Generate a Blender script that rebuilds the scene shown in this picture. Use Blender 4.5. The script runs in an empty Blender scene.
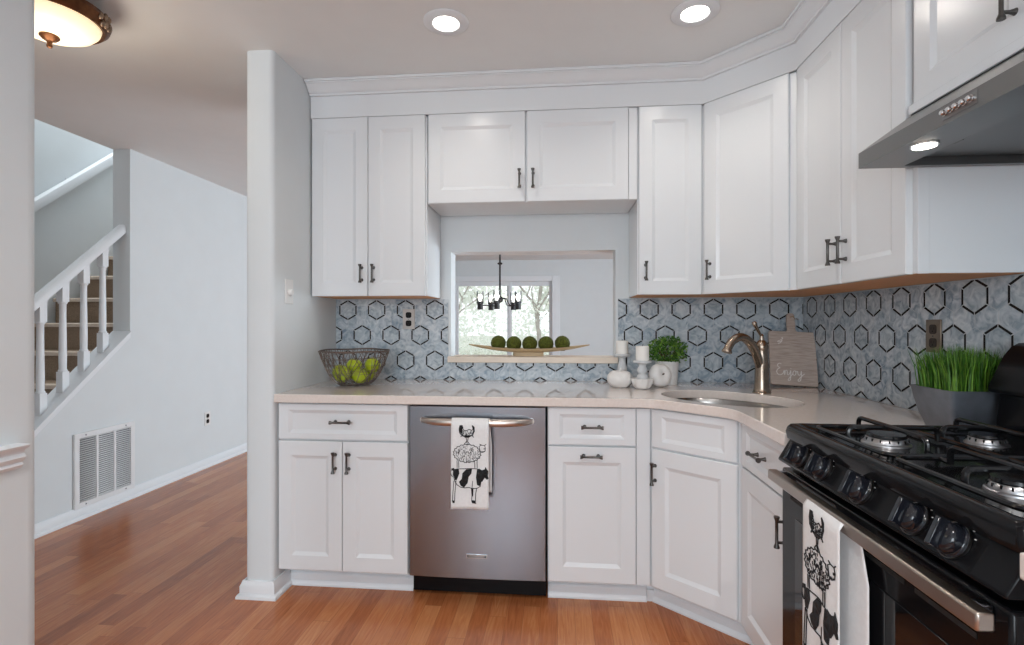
import bpy, bmesh, math, random
from math import sin, cos, pi, radians, sqrt, atan2
from mathutils import Vector, Matrix
from mathutils.geometry import tessellate_polygon

S = bpy.context.scene
COL = S.collection
R = random.Random(7)

# ------------------------------------------------------------ camera, world, lights, exposure
cam_d = bpy.data.cameras.new('camera')
cam = bpy.data.objects.new('camera', cam_d)
COL.objects.link(cam)
FPX, YAW = 507.5, 0.0895
cam.location = (0, -2.834, 1.232)
cam.rotation_euler = (pi / 2, 0, YAW)
cam_d.sensor_fit = 'HORIZONTAL'
cam_d.sensor_width = 36.0
cam_d.lens = 36.0 * FPX / 1024
cam_d.shift_y = 0.9 / 1024
cam_d.clip_start = 0.05
S.camera = cam

S.view_settings.view_transform = 'Standard'
S.view_settings.look = 'None'
S.view_settings.exposure = 0.29
S.view_settings.gamma = 1.0
S.view_settings.use_curve_mapping = False

world = bpy.data.worlds.new('sky')
S.world = world
world.use_nodes = True
wn = world.node_tree.nodes
wn['Background'].inputs[0].default_value = (0.90, 0.95, 1.0, 1)
wn['Background'].inputs[1].default_value = 1.25


def area(name, loc, rot, sx, sy, power, color):
    d = bpy.data.lights.new(name, 'AREA')
    d.shape = 'RECTANGLE'
    d.size, d.size_y, d.energy, d.color = sx, sy, power, color
    o = bpy.data.objects.new(name, d)
    o.location, o.rotation_euler = loc, rot
    COL.objects.link(o)
    return o


# rear window daylight behind the camera; added fills for hall, far room and stairwell
area('daylight_rear_window', (-0.55, -5.35, 1.5), (radians(90), 0, 0), 1.3, 1.5, 46, (0.84, 0.93, 1.0))
area('fill_hall_rear', (-2.3, -5.3, 1.3), (radians(90), 0, 0), 0.85, 1.8, 14, (0.88, 0.95, 1.0))  # unseen fill light added at the rear end of the hall
area('fill_far_room', (3.1, 2.3, 1.3), (radians(112), 0, radians(90)), 3.0, 1.9, 215, (0.80, 0.915, 1.0))  # unseen fill light added before the side wall, which has no window
area('fill_stairwell', (-3.6, 1.6, 4.9), (0, 0, 0), 0.8, 2.4, 46, (0.95, 0.98, 1.0))  # unseen fill light added under the stairwell ceiling, pointing down


def spot(name, loc, power, color, angle, blend=0.6, radius=0.05):
    d = bpy.data.lights.new(name, 'SPOT')
    d.energy, d.color, d.spot_size, d.spot_blend, d.shadow_soft_size = power, color, angle, blend, radius
    o = bpy.data.objects.new(name, d)
    o.location = loc
    COL.objects.link(o)
    return o


# ------------------------------------------------------------ materials
def lin(c):
    c = c / 255.0
    return c / 12.92 if c <= 0.04045 else ((c + 0.055) / 1.055) ** 2.4


def rgb(r, g, b):
    return (lin(r), lin(g), lin(b), 1.0)


def mat(name, color, rough=0.5, metal=0.0, spec=0.5, coat=0.0, emit=None, estr=0.0, noise=0.0, nscale=20.0, bump=0.0, bscale=None, stretch=None, sheen=0.0):
    m = bpy.data.materials.new(name)
    m.use_nodes = True
    nt = m.node_tree
    b = nt.nodes['Principled BSDF']
    b.inputs['Base Color'].default_value = color
    b.inputs['Roughness'].default_value = rough
    b.inputs['Metallic'].default_value = metal
    b.inputs['Specular IOR Level'].default_value = spec
    b.inputs['Coat Weight'].default_value = coat
    b.inputs['Coat Roughness'].default_value = 0.08
    b.inputs['Sheen Weight'].default_value = sheen
    if emit:
        b.inputs['Emission Color'].default_value = emit
        b.inputs['Emission Strength'].default_value = estr
    if noise or bump:
        tc = nt.nodes.new('ShaderNodeTexCoord')
        mp = nt.nodes.new('ShaderNodeMapping')
        nt.links.new(tc.outputs['Object'], mp.inputs['Vector'])
        if stretch:
            mp.inputs['Scale'].default_value = stretch
        n = nt.nodes.new('ShaderNodeTexNoise')
        n.inputs['Scale'].default_value = nscale
        n.inputs['Detail'].default_value = 5
        nt.links.new(mp.outputs[0], n.inputs['Vector'])
        if noise:
            r = nt.nodes.new('ShaderNodeValToRGB')
            e = r.color_ramp.elements
            e[0].position, e[1].position = 0.3, 0.7
            e[0].color = tuple(max(0, x * (1 - noise)) for x in color[:3]) + (1,)
            e[1].color = tuple(min(1, x * (1 + noise)) for x in color[:3]) + (1,)
            nt.links.new(n.outputs['Fac'], r.inputs['Fac'])
            nt.links.new(r.outputs['Color'], b.inputs['Base Color'])
        if bump:
            bp = nt.nodes.new('ShaderNodeBump')
            bp.inputs['Strength'].default_value = bump
            bp.inputs['Distance'].default_value = 0.004
            nt.links.new(n.outputs['Fac'], bp.inputs['Height'])
            nt.links.new(bp.outputs[0], b.inputs['Normal'])
    return m


def node_mat(name):
    m = bpy.data.materials.new(name)
    m.use_nodes = True
    nt = m.node_tree
    return m, nt, nt.nodes, nt.links, nt.nodes['Principled BSDF']


WHITE = mat('white_lacquer', (0.765, 0.79, 0.812, 1), rough=0.24, spec=0.5)
TRIM = mat('trim_white', (0.79, 0.82, 0.85, 1), rough=0.4)
WALL = mat('wall_paint', (0.71, 0.75, 0.77, 1), rough=0.8, spec=0.25, noise=0.012, nscale=6)
CEIL = mat('ceiling_paint', (0.815, 0.83, 0.83, 1), rough=0.9, spec=0.1, noise=0.01, nscale=8)
PEWTER = mat('aged_pewter', (0.115, 0.11, 0.105, 1), rough=0.33, metal=1.0, noise=0.15, nscale=60)
BRONZE = mat('brushed_bronze', (0.40, 0.325, 0.26, 1), rough=0.27, metal=1.0, noise=0.05, nscale=40)
STEEL = mat('brushed_steel', (0.27, 0.29, 0.325, 1), rough=0.24, metal=1.0, noise=0.05, nscale=30, stretch=(1, 1, 60))
HOODSTEEL = mat('hood_steel', (0.22, 0.218, 0.215, 1), rough=0.34, metal=1.0, noise=0.04, nscale=25, stretch=(60, 1, 60))
HOODSTEEL2 = mat('hood_steel_underside', (0.25, 0.25, 0.25, 1), rough=0.42, metal=1.0)
SINKSTEEL = mat('sink_steel', (0.33, 0.31, 0.29, 1), rough=0.22, metal=1.0)
BARSTEEL = mat('handle_steel', (0.62, 0.56, 0.51, 1), rough=0.3, metal=1.0, noise=0.03, nscale=30, stretch=(60, 1, 60))
CHROME = mat('chrome', (0.7, 0.7, 0.7, 1), rough=0.12, metal=1.0)
BLACK = mat('black_enamel', (0.006, 0.006, 0.007, 1), rough=0.12, spec=0.2)
BLACKSATIN = mat('black_satin', (0.006, 0.006, 0.007, 1), rough=0.2, spec=0.13)
BLACKGLASS = mat('black_oven_glass', (0.006, 0.006, 0.007, 1), rough=0.04, spec=0.5)
IRON = mat('black_grate_iron', (0.006, 0.006, 0.007, 1), rough=0.16, spec=0.35)
KNOB = mat('glossy_black_knob', (0.008, 0.009, 0.013, 1), rough=0.1, coat=0.2, spec=0.35)
ALU = mat('burner_aluminium', (0.42, 0.42, 0.43, 1), rough=0.3, metal=1.0, noise=0.05, nscale=60)
PLASTIC = mat('white_plastic', (0.8, 0.8, 0.79, 1), rough=0.35)
DARKHOLE = mat('dark_slot', (0.008, 0.008, 0.008, 1), rough=0.7)
BRONZEPLATE = mat('bronze_plate', (0.25, 0.20, 0.155, 1), rough=0.35, metal=0.8)
BROWNPLUG = mat('brown_receptacle', (0.035, 0.022, 0.016, 1), rough=0.4)
RAWWOOD = mat('raw_cabinet_wood', rgb(216, 154, 102), rough=0.55, noise=0.12, nscale=14, stretch=(2, 20, 20))
SILL = mat('sill_beige_paint', rgb(226, 212, 196), rough=0.45, noise=0.02, nscale=12)
TRAYWOOD = mat('tray_wood', rgb(196, 172, 136), rough=0.5, noise=0.12, nscale=10, stretch=(1, 12, 12))
MOSS = mat('moss', rgb(78, 84, 22), rough=0.95, noise=0.5, nscale=120, bump=1.0)
APPLE = mat('green_apple', rgb(170, 186, 24), rough=0.28, noise=0.16, nscale=22)
STEMB = mat('brown_stem', rgb(70, 48, 28), rough=0.8)
WIRE = mat('bowl_wire', rgb(112, 98, 90), rough=0.5, metal=0.5, noise=0.2, nscale=60)
CERAMIC = mat('white_ceramic', (0.80, 0.78, 0.76, 1), rough=0.32, noise=0.04, nscale=30)
HOLDER = mat('chalk_white_candlestick', (0.66, 0.67, 0.68, 1), rough=0.55, noise=0.08, nscale=30)
WAX = mat('candle_wax', (0.86, 0.84, 0.80, 1), rough=0.5)
POTW = mat('white_pot', (0.70, 0.69, 0.68, 1), rough=0.6, noise=0.06, nscale=25)
LEAF = mat('boxwood_leaf', rgb(58, 104, 28), rough=0.5, noise=0.35, nscale=45)
LEAF2 = mat('boxwood_leaf_pale', rgb(112, 154, 54), rough=0.5, noise=0.25, nscale=45)
GRASSM = mat('wheat_grass', rgb(60, 106, 24), rough=0.5, noise=0.35, nscale=60)
GRASSM2 = mat('wheat_grass_pale', rgb(104, 146, 46), rough=0.5, noise=0.3, nscale=60)
ZINC = mat('zinc_planter', rgb(118, 123, 132), rough=0.40, metal=0.6, noise=0.18, nscale=18, bump=0.15)
SOIL = mat('soil', rgb(44, 34, 24), rough=1.0, noise=0.3, nscale=60)
CLOTH = mat('towel_cotton', (0.80, 0.80, 0.80, 1), rough=0.9, spec=0.1, noise=0.03, nscale=90, bump=0.15, sheen=0.2)
INK = mat('towel_ink', (0.012, 0.012, 0.014, 1), rough=0.9)
CHALK = mat('white_script_paint', (0.80, 0.77, 0.74, 1), rough=0.7)
TWINE = mat('twine', rgb(150, 122, 86), rough=0.9)
FIXBRONZE = mat('fixture_bronze', rgb(104, 66, 40), rough=0.4, metal=0.75, noise=0.3, nscale=40)
FIXSILVER = mat('fixture_carving', rgb(150, 130, 112), rough=0.3, metal=0.9, noise=0.4, nscale=60)
BLACKIRON = mat('chandelier_black', (0.012, 0.012, 0.014, 1), rough=0.45)
CARPETT = mat('stair_carpet', rgb(156, 136, 117), rough=1.0, spec=0.05, noise=0.25, nscale=160, bump=0.6)
CARPETN = mat('stair_carpet_nosing', rgb(222, 206, 190), rough=1.0, spec=0.05, noise=0.1, nscale=160)
VENTW = mat('vent_white', (0.78, 0.79, 0.80, 1), rough=0.45)
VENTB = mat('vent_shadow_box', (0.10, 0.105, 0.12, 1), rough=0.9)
BARK = mat('bark', rgb(168, 162, 154), rough=0.95, noise=0.2, nscale=9)
TREELEAF, _nt, _N, _L, _b = node_mat('pale_spring_leaves')
_tr = _N.new('ShaderNodeBsdfTranslucent')
_tr.inputs[0].default_value = rgb(238, 241, 234)
_b.inputs['Base Color'].default_value = rgb(238, 241, 234)
_b.inputs['Roughness'].default_value = 0.8
_mx = _N.new('ShaderNodeMixShader')
_mx.inputs[0].default_value = 0.5
_L.new(_b.outputs[0], _mx.inputs[1])
_L.new(_tr.outputs[0], _mx.inputs[2])
_L.new(_mx.outputs[0], _N['Material Output'].inputs[0])
LAWN = mat('pale_lawn', rgb(205, 206, 192), rough=1.0, noise=0.2, nscale=3)
GROUT = mat('tile_grout', (0.56, 0.57, 0.58, 1), rough=0.9)
TILEBLACK = mat('black_tile_strip', (0.012, 0.010, 0.010, 1), rough=0.5, spec=0.2)
FROST = mat('lit_lens', (1, 0.97, 0.92, 1), rough=0.5, emit=(1, 0.95, 0.87, 1), estr=9.0)
HOODLENS = mat('lit_hood_lens', (1, 0.95, 0.86, 1), rough=0.5, emit=(1, 0.93, 0.82, 1), estr=5.0)
ALABASTER = mat('lit_alabaster_glass', (0.9, 0.8, 0.62, 1), rough=0.4, emit=(1.0, 0.80, 0.50, 1), estr=0.72, noise=0.1, nscale=8)
BULB = mat('lit_bulb', (1, 0.97, 0.92, 1), rough=0.4, emit=(1, 0.95, 0.88, 1), estr=2.5)


def glass_mat(name, tint=(1, 1, 1, 1), gloss=0.10):
    m = bpy.data.materials.new(name)
    m.use_nodes = True
    nt = m.node_tree
    for n in list(nt.nodes):
        nt.nodes.remove(n)
    out = nt.nodes.new('ShaderNodeOutputMaterial')
    tr = nt.nodes.new('ShaderNodeBsdfTransparent')
    tr.inputs[0].default_value = tint
    gl = nt.nodes.new('ShaderNodeBsdfGlossy')
    gl.inputs['Roughness'].default_value = 0.02
    fr = nt.nodes.new('ShaderNodeFresnel')
    fr.inputs[0].default_value = 1.45
    mx = nt.nodes.new('ShaderNodeMixShader')
    nt.links.new(fr.outputs[0], mx.inputs[0])
    nt.links.new(tr.outputs[0], mx.inputs[1])
    nt.links.new(gl.outputs[0], mx.inputs[2])
    nt.links.new(mx.outputs[0], out.inputs[0])
    return m


GLASS = glass_mat('clear_glass')


def marble(name, c1, c2, c3):
    m, nt, N, L, b = node_mat(name)
    tc = N.new('ShaderNodeTexCoord')
    n1 = N.new('ShaderNodeTexNoise')
    n1.inputs['Scale'].default_value = 24
    n1.inputs['Detail'].default_value = 8
    n1.inputs['Distortion'].default_value = 1.6
    L.new(tc.outputs['Object'], n1.inputs['Vector'])
    r = N.new('ShaderNodeValToRGB')
    e = r.color_ramp.elements
    e[0].position, e[1].position = 0.34, 0.66
    e[0].color, e[1].color = c1, c3
    k = e.new(0.48)
    k.color = c2
    L.new(n1.outputs['Fac'], r.inputs['Fac'])
    L.new(r.outputs['Color'], b.inputs['Base Color'])
    b.inputs['Roughness'].default_value = 0.3
    return m


MARB1 = marble('marble_tile_blue_grey', rgb(140, 155, 168), rgb(172, 184, 193), rgb(200, 207, 212))
MARB2 = marble('marble_tile_pale', rgb(148, 162, 174), rgb(181, 191, 199), rgb(205, 211, 215))
MARB3 = marble('marble_tile_dark', rgb(128, 146, 162), rgb(163, 176, 187), rgb(193, 202, 208))
MARBIN = marble('marble_tile_inset', rgb(142, 155, 166), rgb(172, 183, 191), rgb(198, 205, 209))


def floor_material():
    m, nt, N, L, b = node_mat('oak_strip_floor')
    tc = N.new('ShaderNodeTexCoord')
    sep = N.new('ShaderNodeSeparateXYZ')
    L.new(tc.outputs['Object'], sep.inputs[0])

    def math(op, a=None, bb=None, va=None, vb=None):
        n = N.new('ShaderNodeMath')
        n.operation = op
        if a is not None:
            L.new(a, n.inputs[0])
        elif va is not None:
            n.inputs[0].default_value = va
        if bb is not None:
            L.new(bb, n.inputs[1])
        elif vb is not None:
            n.inputs[1].default_value = vb
        return n.outputs[0]
    W, LEN = 0.072, 0.85
    u = math('DIVIDE', sep.outputs['X'], vb=W)
    row = math('FLOOR', u)
    wn1 = N.new('ShaderNodeTexWhiteNoise')
    wn1.noise_dimensions = '1D'
    L.new(row, wn1.inputs['W'])
    off = math('MULTIPLY', wn1.outputs['Value'], vb=9.7)
    v = math('ADD', math('DIVIDE', sep.outputs['Y'], vb=LEN), off)
    pl = math('FLOOR', v)
    cmb = N.new('ShaderNodeCombineXYZ')
    L.new(row, cmb.inputs[0])
    L.new(pl, cmb.inputs[1])
    wn2 = N.new('ShaderNodeTexWhiteNoise')
    wn2.noise_dimensions = '2D'
    L.new(cmb.outputs[0], wn2.inputs['Vector'])
    # grain
    mp = N.new('ShaderNodeMapping')
    mp.inputs['Scale'].default_value = (22, 1.6, 1)
    addv = N.new('ShaderNodeVectorMath')
    addv.operation = 'ADD'
    sc = N.new('ShaderNodeVectorMath')
    sc.operation = 'SCALE'
    L.new(cmb.outputs[0], sc.inputs[0])
    sc.inputs['Scale'].default_value = 3.17
    L.new(tc.outputs['Object'], addv.inputs[0])
    L.new(sc.outputs[0], addv.inputs[1])
    L.new(addv.outputs[0], mp.inputs['Vector'])
    ns = N.new('ShaderNodeTexNoise')
    ns.inputs['Scale'].default_value = 2.4
    ns.inputs['Detail'].default_value = 7
    ns.inputs['Distortion'].default_value = 2.2
    L.new(mp.outputs[0], ns.inputs['Vector'])
    ramp = N.new('ShaderNodeValToRGB')
    e = ramp.color_ramp.elements
    e[0].position, e[1].position = 0.20, 0.84
    e[0].color, e[1].color = rgb(138, 76, 42), rgb(206, 140, 92)
    k = e.new(0.5)
    k.color = rgb(180, 108, 65)
    t = math('ADD', math('MULTIPLY', wn2.outputs['Value'], vb=0.40), math('MULTIPLY', ns.outputs['Fac'], vb=0.64))
    L.new(t, ramp.inputs['Fac'])
    # seams
    fu = math('FRACT', u)
    du = math('MINIMUM', fu, math('SUBTRACT', va=1.0, bb=fu))
    fv = math('FRACT', v)
    dv = math('MINIMUM', fv, math('SUBTRACT', va=1.0, bb=fv))
    s1 = math('LESS_THAN', du, vb=0.012)
    s2 = math('LESS_THAN', dv, vb=0.0012)
    seam = math('MAXIMUM', s1, s2)
    mix = N.new('ShaderNodeMix')
    mix.data_type = 'RGBA'
    L.new(math('MULTIPLY', seam, vb=0.45), mix.inputs['Factor'])
    L.new(ramp.outputs['Color'], mix.inputs['A'])
    mix.inputs['B'].default_value = rgb(92, 54, 34)
    L.new(mix.outputs['Result'], b.inputs['Base Color'])
    b.inputs['Roughness'].default_value = 0.24
    b.inputs['Specular IOR Level'].default_value = 0.5
    bp = N.new('ShaderNodeBump')
    bp.inputs['Strength'].default_value = 0.06
    bp.inputs['Distance'].default_value = 0.002
    L.new(ns.outputs['Fac'], bp.inputs['Height'])
    L.new(bp.outputs[0], b.inputs['Normal'])
    return m


FLOOR = floor_material()


def counter_material():
    m, nt, N, L, b = node_mat('beige_quartz')
    tc = N.new('ShaderNodeTexCoord')
    n1 = N.new('ShaderNodeTexNoise')
    n1.inputs['Scale'].default_value = 90
    n1.inputs['Detail'].default_value = 6
    L.new(tc.outputs['Object'], n1.inputs['Vector'])
    r = N.new('ShaderNodeValToRGB')
    e = r.color_ramp.elements
    e[0].position, e[1].position = 0.35, 0.65
    e[0].color, e[1].color = rgb(226, 214, 206), rgb(231, 220, 213)
    L.new(n1.outputs['Fac'], r.inputs['Fac'])
    L.new(r.outputs['Color'], b.inputs['Base Color'])
    b.inputs['Roughness'].default_value = 0.07
    b.inputs['Coat Weight'].default_value = 0.6
    b.inputs['Coat Roughness'].default_value = 0.03
    return m


COUNTER = counter_material()


def board_material():
    m, nt, N, L, b = node_mat('weathered_board_wood')
    tc = N.new('ShaderNodeTexCoord')
    mp = N.new('ShaderNodeMapping')
    mp.inputs['Scale'].default_value = (3, 3, 60)
    L.new(tc.outputs['Object'], mp.inputs['Vector'])
    n1 = N.new('ShaderNodeTexNoise')
    n1.inputs['Scale'].default_value = 6
    n1.inputs['Detail'].default_value = 6
    L.new(mp.outputs[0], n1.inputs['Vector'])
    r = N.new('ShaderNodeValToRGB')
    e = r.color_ramp.elements
    e[0].position, e[1].position = 0.3, 0.72
    e[0].color, e[1].color = rgb(162, 144, 133), rgb(201, 187, 177)
    L.new(n1.outputs['Fac'], r.inputs['Fac'])
    L.new(r.outputs['Color'], b.inputs['Base Color'])
    b.inputs['Roughness'].default_value = 0.75
    return m


BOARD = board_material()


# ------------------------------------------------------------ mesh helpers
class MB:
    def __init__(self):
        self.v, self.f, self.m = [], [], []

    def add(self, vs, fs, m=0, M=None):
        o = len(self.v)
        self.v += [tuple(M @ Vector(p)) if M else tuple(p) for p in vs]
        self.f += [tuple(i + o for i in q) for q in fs]
        self.m += [m] * len(fs)
        return self

    def box(self, x0, x1, y0, y1, z0, z1, m=0, M=None):
        v = [(x, y, z) for z in (z0, z1) for y in (y0, y1) for x in (x0, x1)]
        return self.add(v, [(0, 2, 3, 1), (4, 5, 7, 6), (0, 1, 5, 4), (2, 6, 7, 3), (0, 4, 6, 2), (1, 3, 7, 5)], m, M)

    def prism(self, pts, lo, hi, axis='z', m=0, M=None):
        n = len(pts)

        def P(p, h):
            return (p[0], p[1], h) if axis == 'z' else ((p[0], h, p[1]) if axis == 'y' else (h, p[0], p[1]))
        v = [P(p, lo) for p in pts] + [P(p, hi) for p in pts]
        tri = tessellate_polygon([[Vector((p[0], p[1], 0)) for p in pts]])
        f = [tuple(t) for t in tri] + [tuple(i + n for i in t[::-1]) for t in tri]
        if n <= 4:
            f = [tuple(range(n)), tuple(range(2 * n - 1, n - 1, -1))]
        f += [(i, (i + 1) % n, (i + 1) % n + n, i + n) for i in range(n)]
        return self.add(v, f, m, M)

    def lathe(self, prof, n=24, c=(0, 0, 0), m=0, M=None, scallop=None):
        v, f = [], []
        for (r, z) in prof:
            for k in range(n):
                a = 2 * pi * k / n
                rr = r * (scallop(a, z) if scallop else 1)
                v.append((c[0] + rr * cos(a), c[1] + rr * sin(a), c[2] + z))
        for i in range(len(prof) - 1):
            for k in range(n):
                k2 = (k + 1) % n
                f.append((i * n + k, i * n + k2, (i + 1) * n + k2, (i + 1) * n + k))
        f.append(tuple(range(n - 1, -1, -1)))
        f.append(tuple((len(prof) - 1) * n + k for k in range(n)))
        return self.add(v, f, m, M)

    def tube(self, pts, r, n=8, closed=False, m=0, M=None, flat=None):
        P = [Vector(p) for p in pts]
        L = len(P)
        v, f = [], []
        up = None
        for i in range(L):
            if closed:
                t = P[(i + 1) % L] - P[i - 1]
            else:
                t = P[min(i + 1, L - 1)] - P[max(i - 1, 0)]
            t.normalize()
            if up is None:
                up = Vector((0, 0, 1)) if abs(t.z) < 0.9 else Vector((1, 0, 0))
            s = t.cross(up)
            if s.length < 1e-6:
                s = t.cross(Vector((0.3, 1, 0.2)))
            s.normalize()
            up = s.cross(t).normalized()
            rr = r[i] if isinstance(r, (list, tuple)) else r
            ra, rb = (rr, rr) if flat is None else (rr * flat[0], rr * flat[1])
            for k in range(n):
                a = 2 * pi * k / n + (pi / 4 if n == 4 else 0)
                v.append(tuple(P[i] + s * (ra * cos(a)) + up * (rb * sin(a))))
        for i in range(L if closed else L - 1):
            j = (i + 1) % L
            for k in range(n):
                k2 = (k + 1) % n
                f.append((i * n + k, i * n + k2, j * n + k2, j * n + k))
        if not closed:
            f.append(tuple(range(n - 1, -1, -1)))
            f.append(tuple((L - 1) * n + k for k in range(n)))
        return self.add(v, f, m, M)

    def ball(self, c, r, seg=20, rings=12, m=0, M=None, fn=None):
        v, f = [], []
        rx, ry, rz = r if isinstance(r, (tuple, list)) else (r, r, r)
        for i in range(1, rings):
            th = pi * i / rings
            for k in range(seg):
                ph = 2 * pi * k / seg
                d = Vector((sin(th) * cos(ph), sin(th) * sin(ph), cos(th)))
                s = fn(d, th, ph) if fn else 1.0
                v.append((c[0] + d.x * rx * s, c[1] + d.y * ry * s, c[2] + d.z * rz * s))
        d = Vector((0, 0, 1))
        s0 = fn(d, 0, 0) if fn else 1
        s1 = fn(-d, pi, 0) if fn else 1
        v.append((c[0], c[1], c[2] + rz * s0))
        v.append((c[0], c[1], c[2] - rz * s1))
        a, b = len(v) - 2, len(v) - 1
        for i in range(rings - 2):
            for k in range(seg):
                k2 = (k + 1) % seg
                f.append((i * seg + k, (i + 1) * seg + k, (i + 1) * seg + k2, i * seg + k2))
        for k in range(seg):
            k2 = (k + 1) % seg
            f.append((a, k, k2))
            f.append((b, (rings - 2) * seg + k2, (rings - 2) * seg + k))
        return self.add(v, f, m, M)

    def build(self, name, mats, parent=None, loc=(0, 0, 0), rz=0.0, bevel=0.0, seg=2, smooth=True, sharp=35, recalc=True):
        me = bpy.data.meshes.new(name)
        me.from_pydata(self.v, [], self.f)
        mats = mats if isinstance(mats, (list, tuple)) else [mats]
        for mm in mats:
            me.materials.append(mm)
        for p, mi in zip(me.polygons, self.m):
            p.material_index = mi
        if recalc:
            bm = bmesh.new()
            bm.from_mesh(me)
            bmesh.ops.recalc_face_normals(bm, faces=bm.faces)
            bm.to_mesh(me)
            bm.free()
        if smooth:
            for p in me.polygons:
                p.use_smooth = True
            me.set_sharp_from_angle(angle=radians(sharp))
        me.update()
        o = bpy.data.objects.new(name, me)
        COL.objects.link(o)
        o.location = loc
        o.rotation_euler = (0, 0, rz)
        if parent:
            o.parent = parent
        if bevel:
            md = o.modifiers.new('edge', 'BEVEL')
            md.width, md.segments, md.limit_method, md.angle_limit = bevel, seg, 'ANGLE', radians(40)
            md.harden_normals = False
        return o


def tag(o, label, cat, group=None):
    o['label'], o['category'] = label, cat
    if group:
        o['group'] = group
    return o


def thing(name, label, cat, loc=(0, 0, 0), rz=0.0, group=None):
    o = bpy.data.objects.new(name, None)
    COL.objects.link(o)
    o.location, o.rotation_euler = loc, (0, 0, rz)
    o.empty_display_size = 0.1
    return tag(o, label, cat, group)


def struct(o):
    o['kind'] = 'structure'
    return o


def copy_tree(root, loc, rz=None, label=None):
    r = root.copy()
    COL.objects.link(r)
    r.location = loc
    if rz is not None:
        r.rotation_euler = (0, 0, rz)
    if label:
        r['label'] = label
    for ch in list(root.children):
        c = ch.copy()
        COL.objects.link(c)
        c.parent = r
        for g in list(ch.children):
            d = g.copy()
            COL.objects.link(d)
            d.parent = c
    return r


# ------------------------------------------------------------ main dimensions
ZC = 2.462
XR = 1.308
XP = -1.273          # kitchen face of the partition
XPO = -1.405         # hall face of the partition
XH = -3.0            # hall wall
WOPX0, WOPX1, WOPZ0, WOPZ1 = -0.602, 0.318, 1.015, 1.636   # pass-through opening

# ------------------------------------------------------------ structure
struct(MB().box(-4.2, 3.2, -5.5, 7.0, -0.1, 0).build('floor', FLOOR, smooth=False))
# ceiling: kitchen, hall and far room; open over the stairwell
cb = MB()
cb.box(XH - 0.13, 3.2, -5.5, 7.0, ZC, ZC + 0.25)
struct(cb.build('ceiling', CEIL, smooth=False))

wb = MB()
wb.box(XPO, WOPX0, 0.0, 0.125, 0, ZC)
wb.box(WOPX1, 3.2, 0.0, 0.125, 0, ZC)
wb.box(WOPX0, WOPX1, 0.0, 0.125, 0, WOPZ0)
wb.box(WOPX0, WOPX1, 0.0, 0.125, WOPZ1, ZC)
struct(wb.build('wall_back', WALL, smooth=False))
struct(MB().box(XR, XR + 0.12, -5.5, 0.0, 0, ZC).build('wall_right', WALL, smooth=False))


def bullnose_rect(x0, x1, y0, y1, r, which):
    """plan of a wall with rounded corners at the listed corners"""
    pts = []
    for (cx, cy, key, a0) in ((x0, y0, 'll', pi), (x1, y0, 'lr', 1.5 * pi), (x1, y1, 'ur', 0), (x0, y1, 'ul', 0.5 * pi)):
        if key in which:
            ox = cx + (r if cx == x0 else -r)
            oy = cy + (r if cy == y0 else -r)
            for k in range(9):
                a = a0 + pi / 2 * k / 8
                pts.append((ox + r * cos(a), oy + r * sin(a)))
        else:
            pts.append((cx, cy))
    return pts


struct(MB().prism(bullnose_rect(XPO, XP, -0.66, 0.0, 0.022, ('lr', 'll')), 0, ZC).build('wall_partition', WALL))
struct(MB().prism(bullnose_rect(-1.43, XR * -1, -5.5, -1.650, 0.04, ('ur', 'ul')), 0, ZC).build('wall_left', WALL))

rb = MB()
rb.box(-1.43, -1.25, -5.6, -5.5, 0, ZC)
rb.box(0.15, XR + 0.12, -5.6, -5.5, 0, ZC)
rb.box(-1.25, 0.15, -5.6, -5.5, 0, 0.7)
rb.box(-1.25, 0.15, -5.6, -5.5, 2.28, ZC)
struct(rb.build('wall_rear', WALL, smooth=False))
hb_ = MB()
hb_.box(XH, -2.75, -5.6, -5.5, 0, ZC)
hb_.box(-1.85, -1.43, -5.6, -5.5, 0, ZC)
hb_.box(-2.75, -1.85, -5.6, -5.5, 2.05, ZC)
struct(hb_.build('wall_hall_rear', WALL, smooth=False))
# hall wall with the sloped stair opening
sl = 0.845                                   # slope of the stringer cap


def capz(y):
    return 0.752 + sl * y


hw = MB()
yo = 0.487
hw.box(XH - 0.13, XH, yo, 7.0, 0, ZC)
hw.prism([(-0.85, 0), (yo, 0), (yo, capz(yo)), (-0.85, capz(-0.85))], XH - 0.13, XH, axis='x')
hw.box(XH - 0.13, XH, -5.5, -0.85, 0, ZC)
struct(hw.build('wall_hall', WALL, smooth=False))
# flat cap on the sloped edge and the thin moulding under it
cp = MB()
cp.prism([(-0.85, capz(-0.85)), (yo, capz(yo)), (yo, capz(yo) + 0.016), (-0.85, capz(-0.85) + 0.016)], XH - 0.135, XH + 0.012, axis='x')
cp.prism([(-0.85, capz(-0.85) - 0.03), (yo, capz(yo) - 0.03), (yo, capz(yo)), (-0.85, capz(-0.85))], XH, XH + 0.006, axis='x')
struct(cp.build('trim_1', TRIM, bevel=0.002))
sw = MB()
sw.box(-4.2, -4.06, -5.5, 7.0, 0, 5.0)
sw.box(-4.06, XH - 0.13, 4.0, 4.1, 0, 5.0)
sw.box(XH - 0.13, XH - 0.03, -5.5, 4.1, ZC + 0.25, 5.0)
struct(sw.build('wall_stairwell', WALL, smooth=False))
struct(MB().box(-4.2, XH, -5.5, 4.1, 5.0, 5.1).build('ceiling_stairwell', CEIL, smooth=False))

# far room
FY = 7.0
WX0, WX1, WZ1 = -2.0, -0.105, 2.05
fb = MB()
fb.box(-4.2, WX0, FY, FY + 0.15, 0, ZC)
fb.box(WX1, 3.2, FY, FY + 0.15, 0, ZC)
fb.box(WX0, WX1, FY, FY + 0.15, WZ1, ZC)
struct(fb.build('wall_far', WALL, smooth=False))
struct(MB().box(3.2, 3.32, 0.125, FY + 0.15, 0, ZC).build('wall_far_right', WALL, smooth=False))
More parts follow.
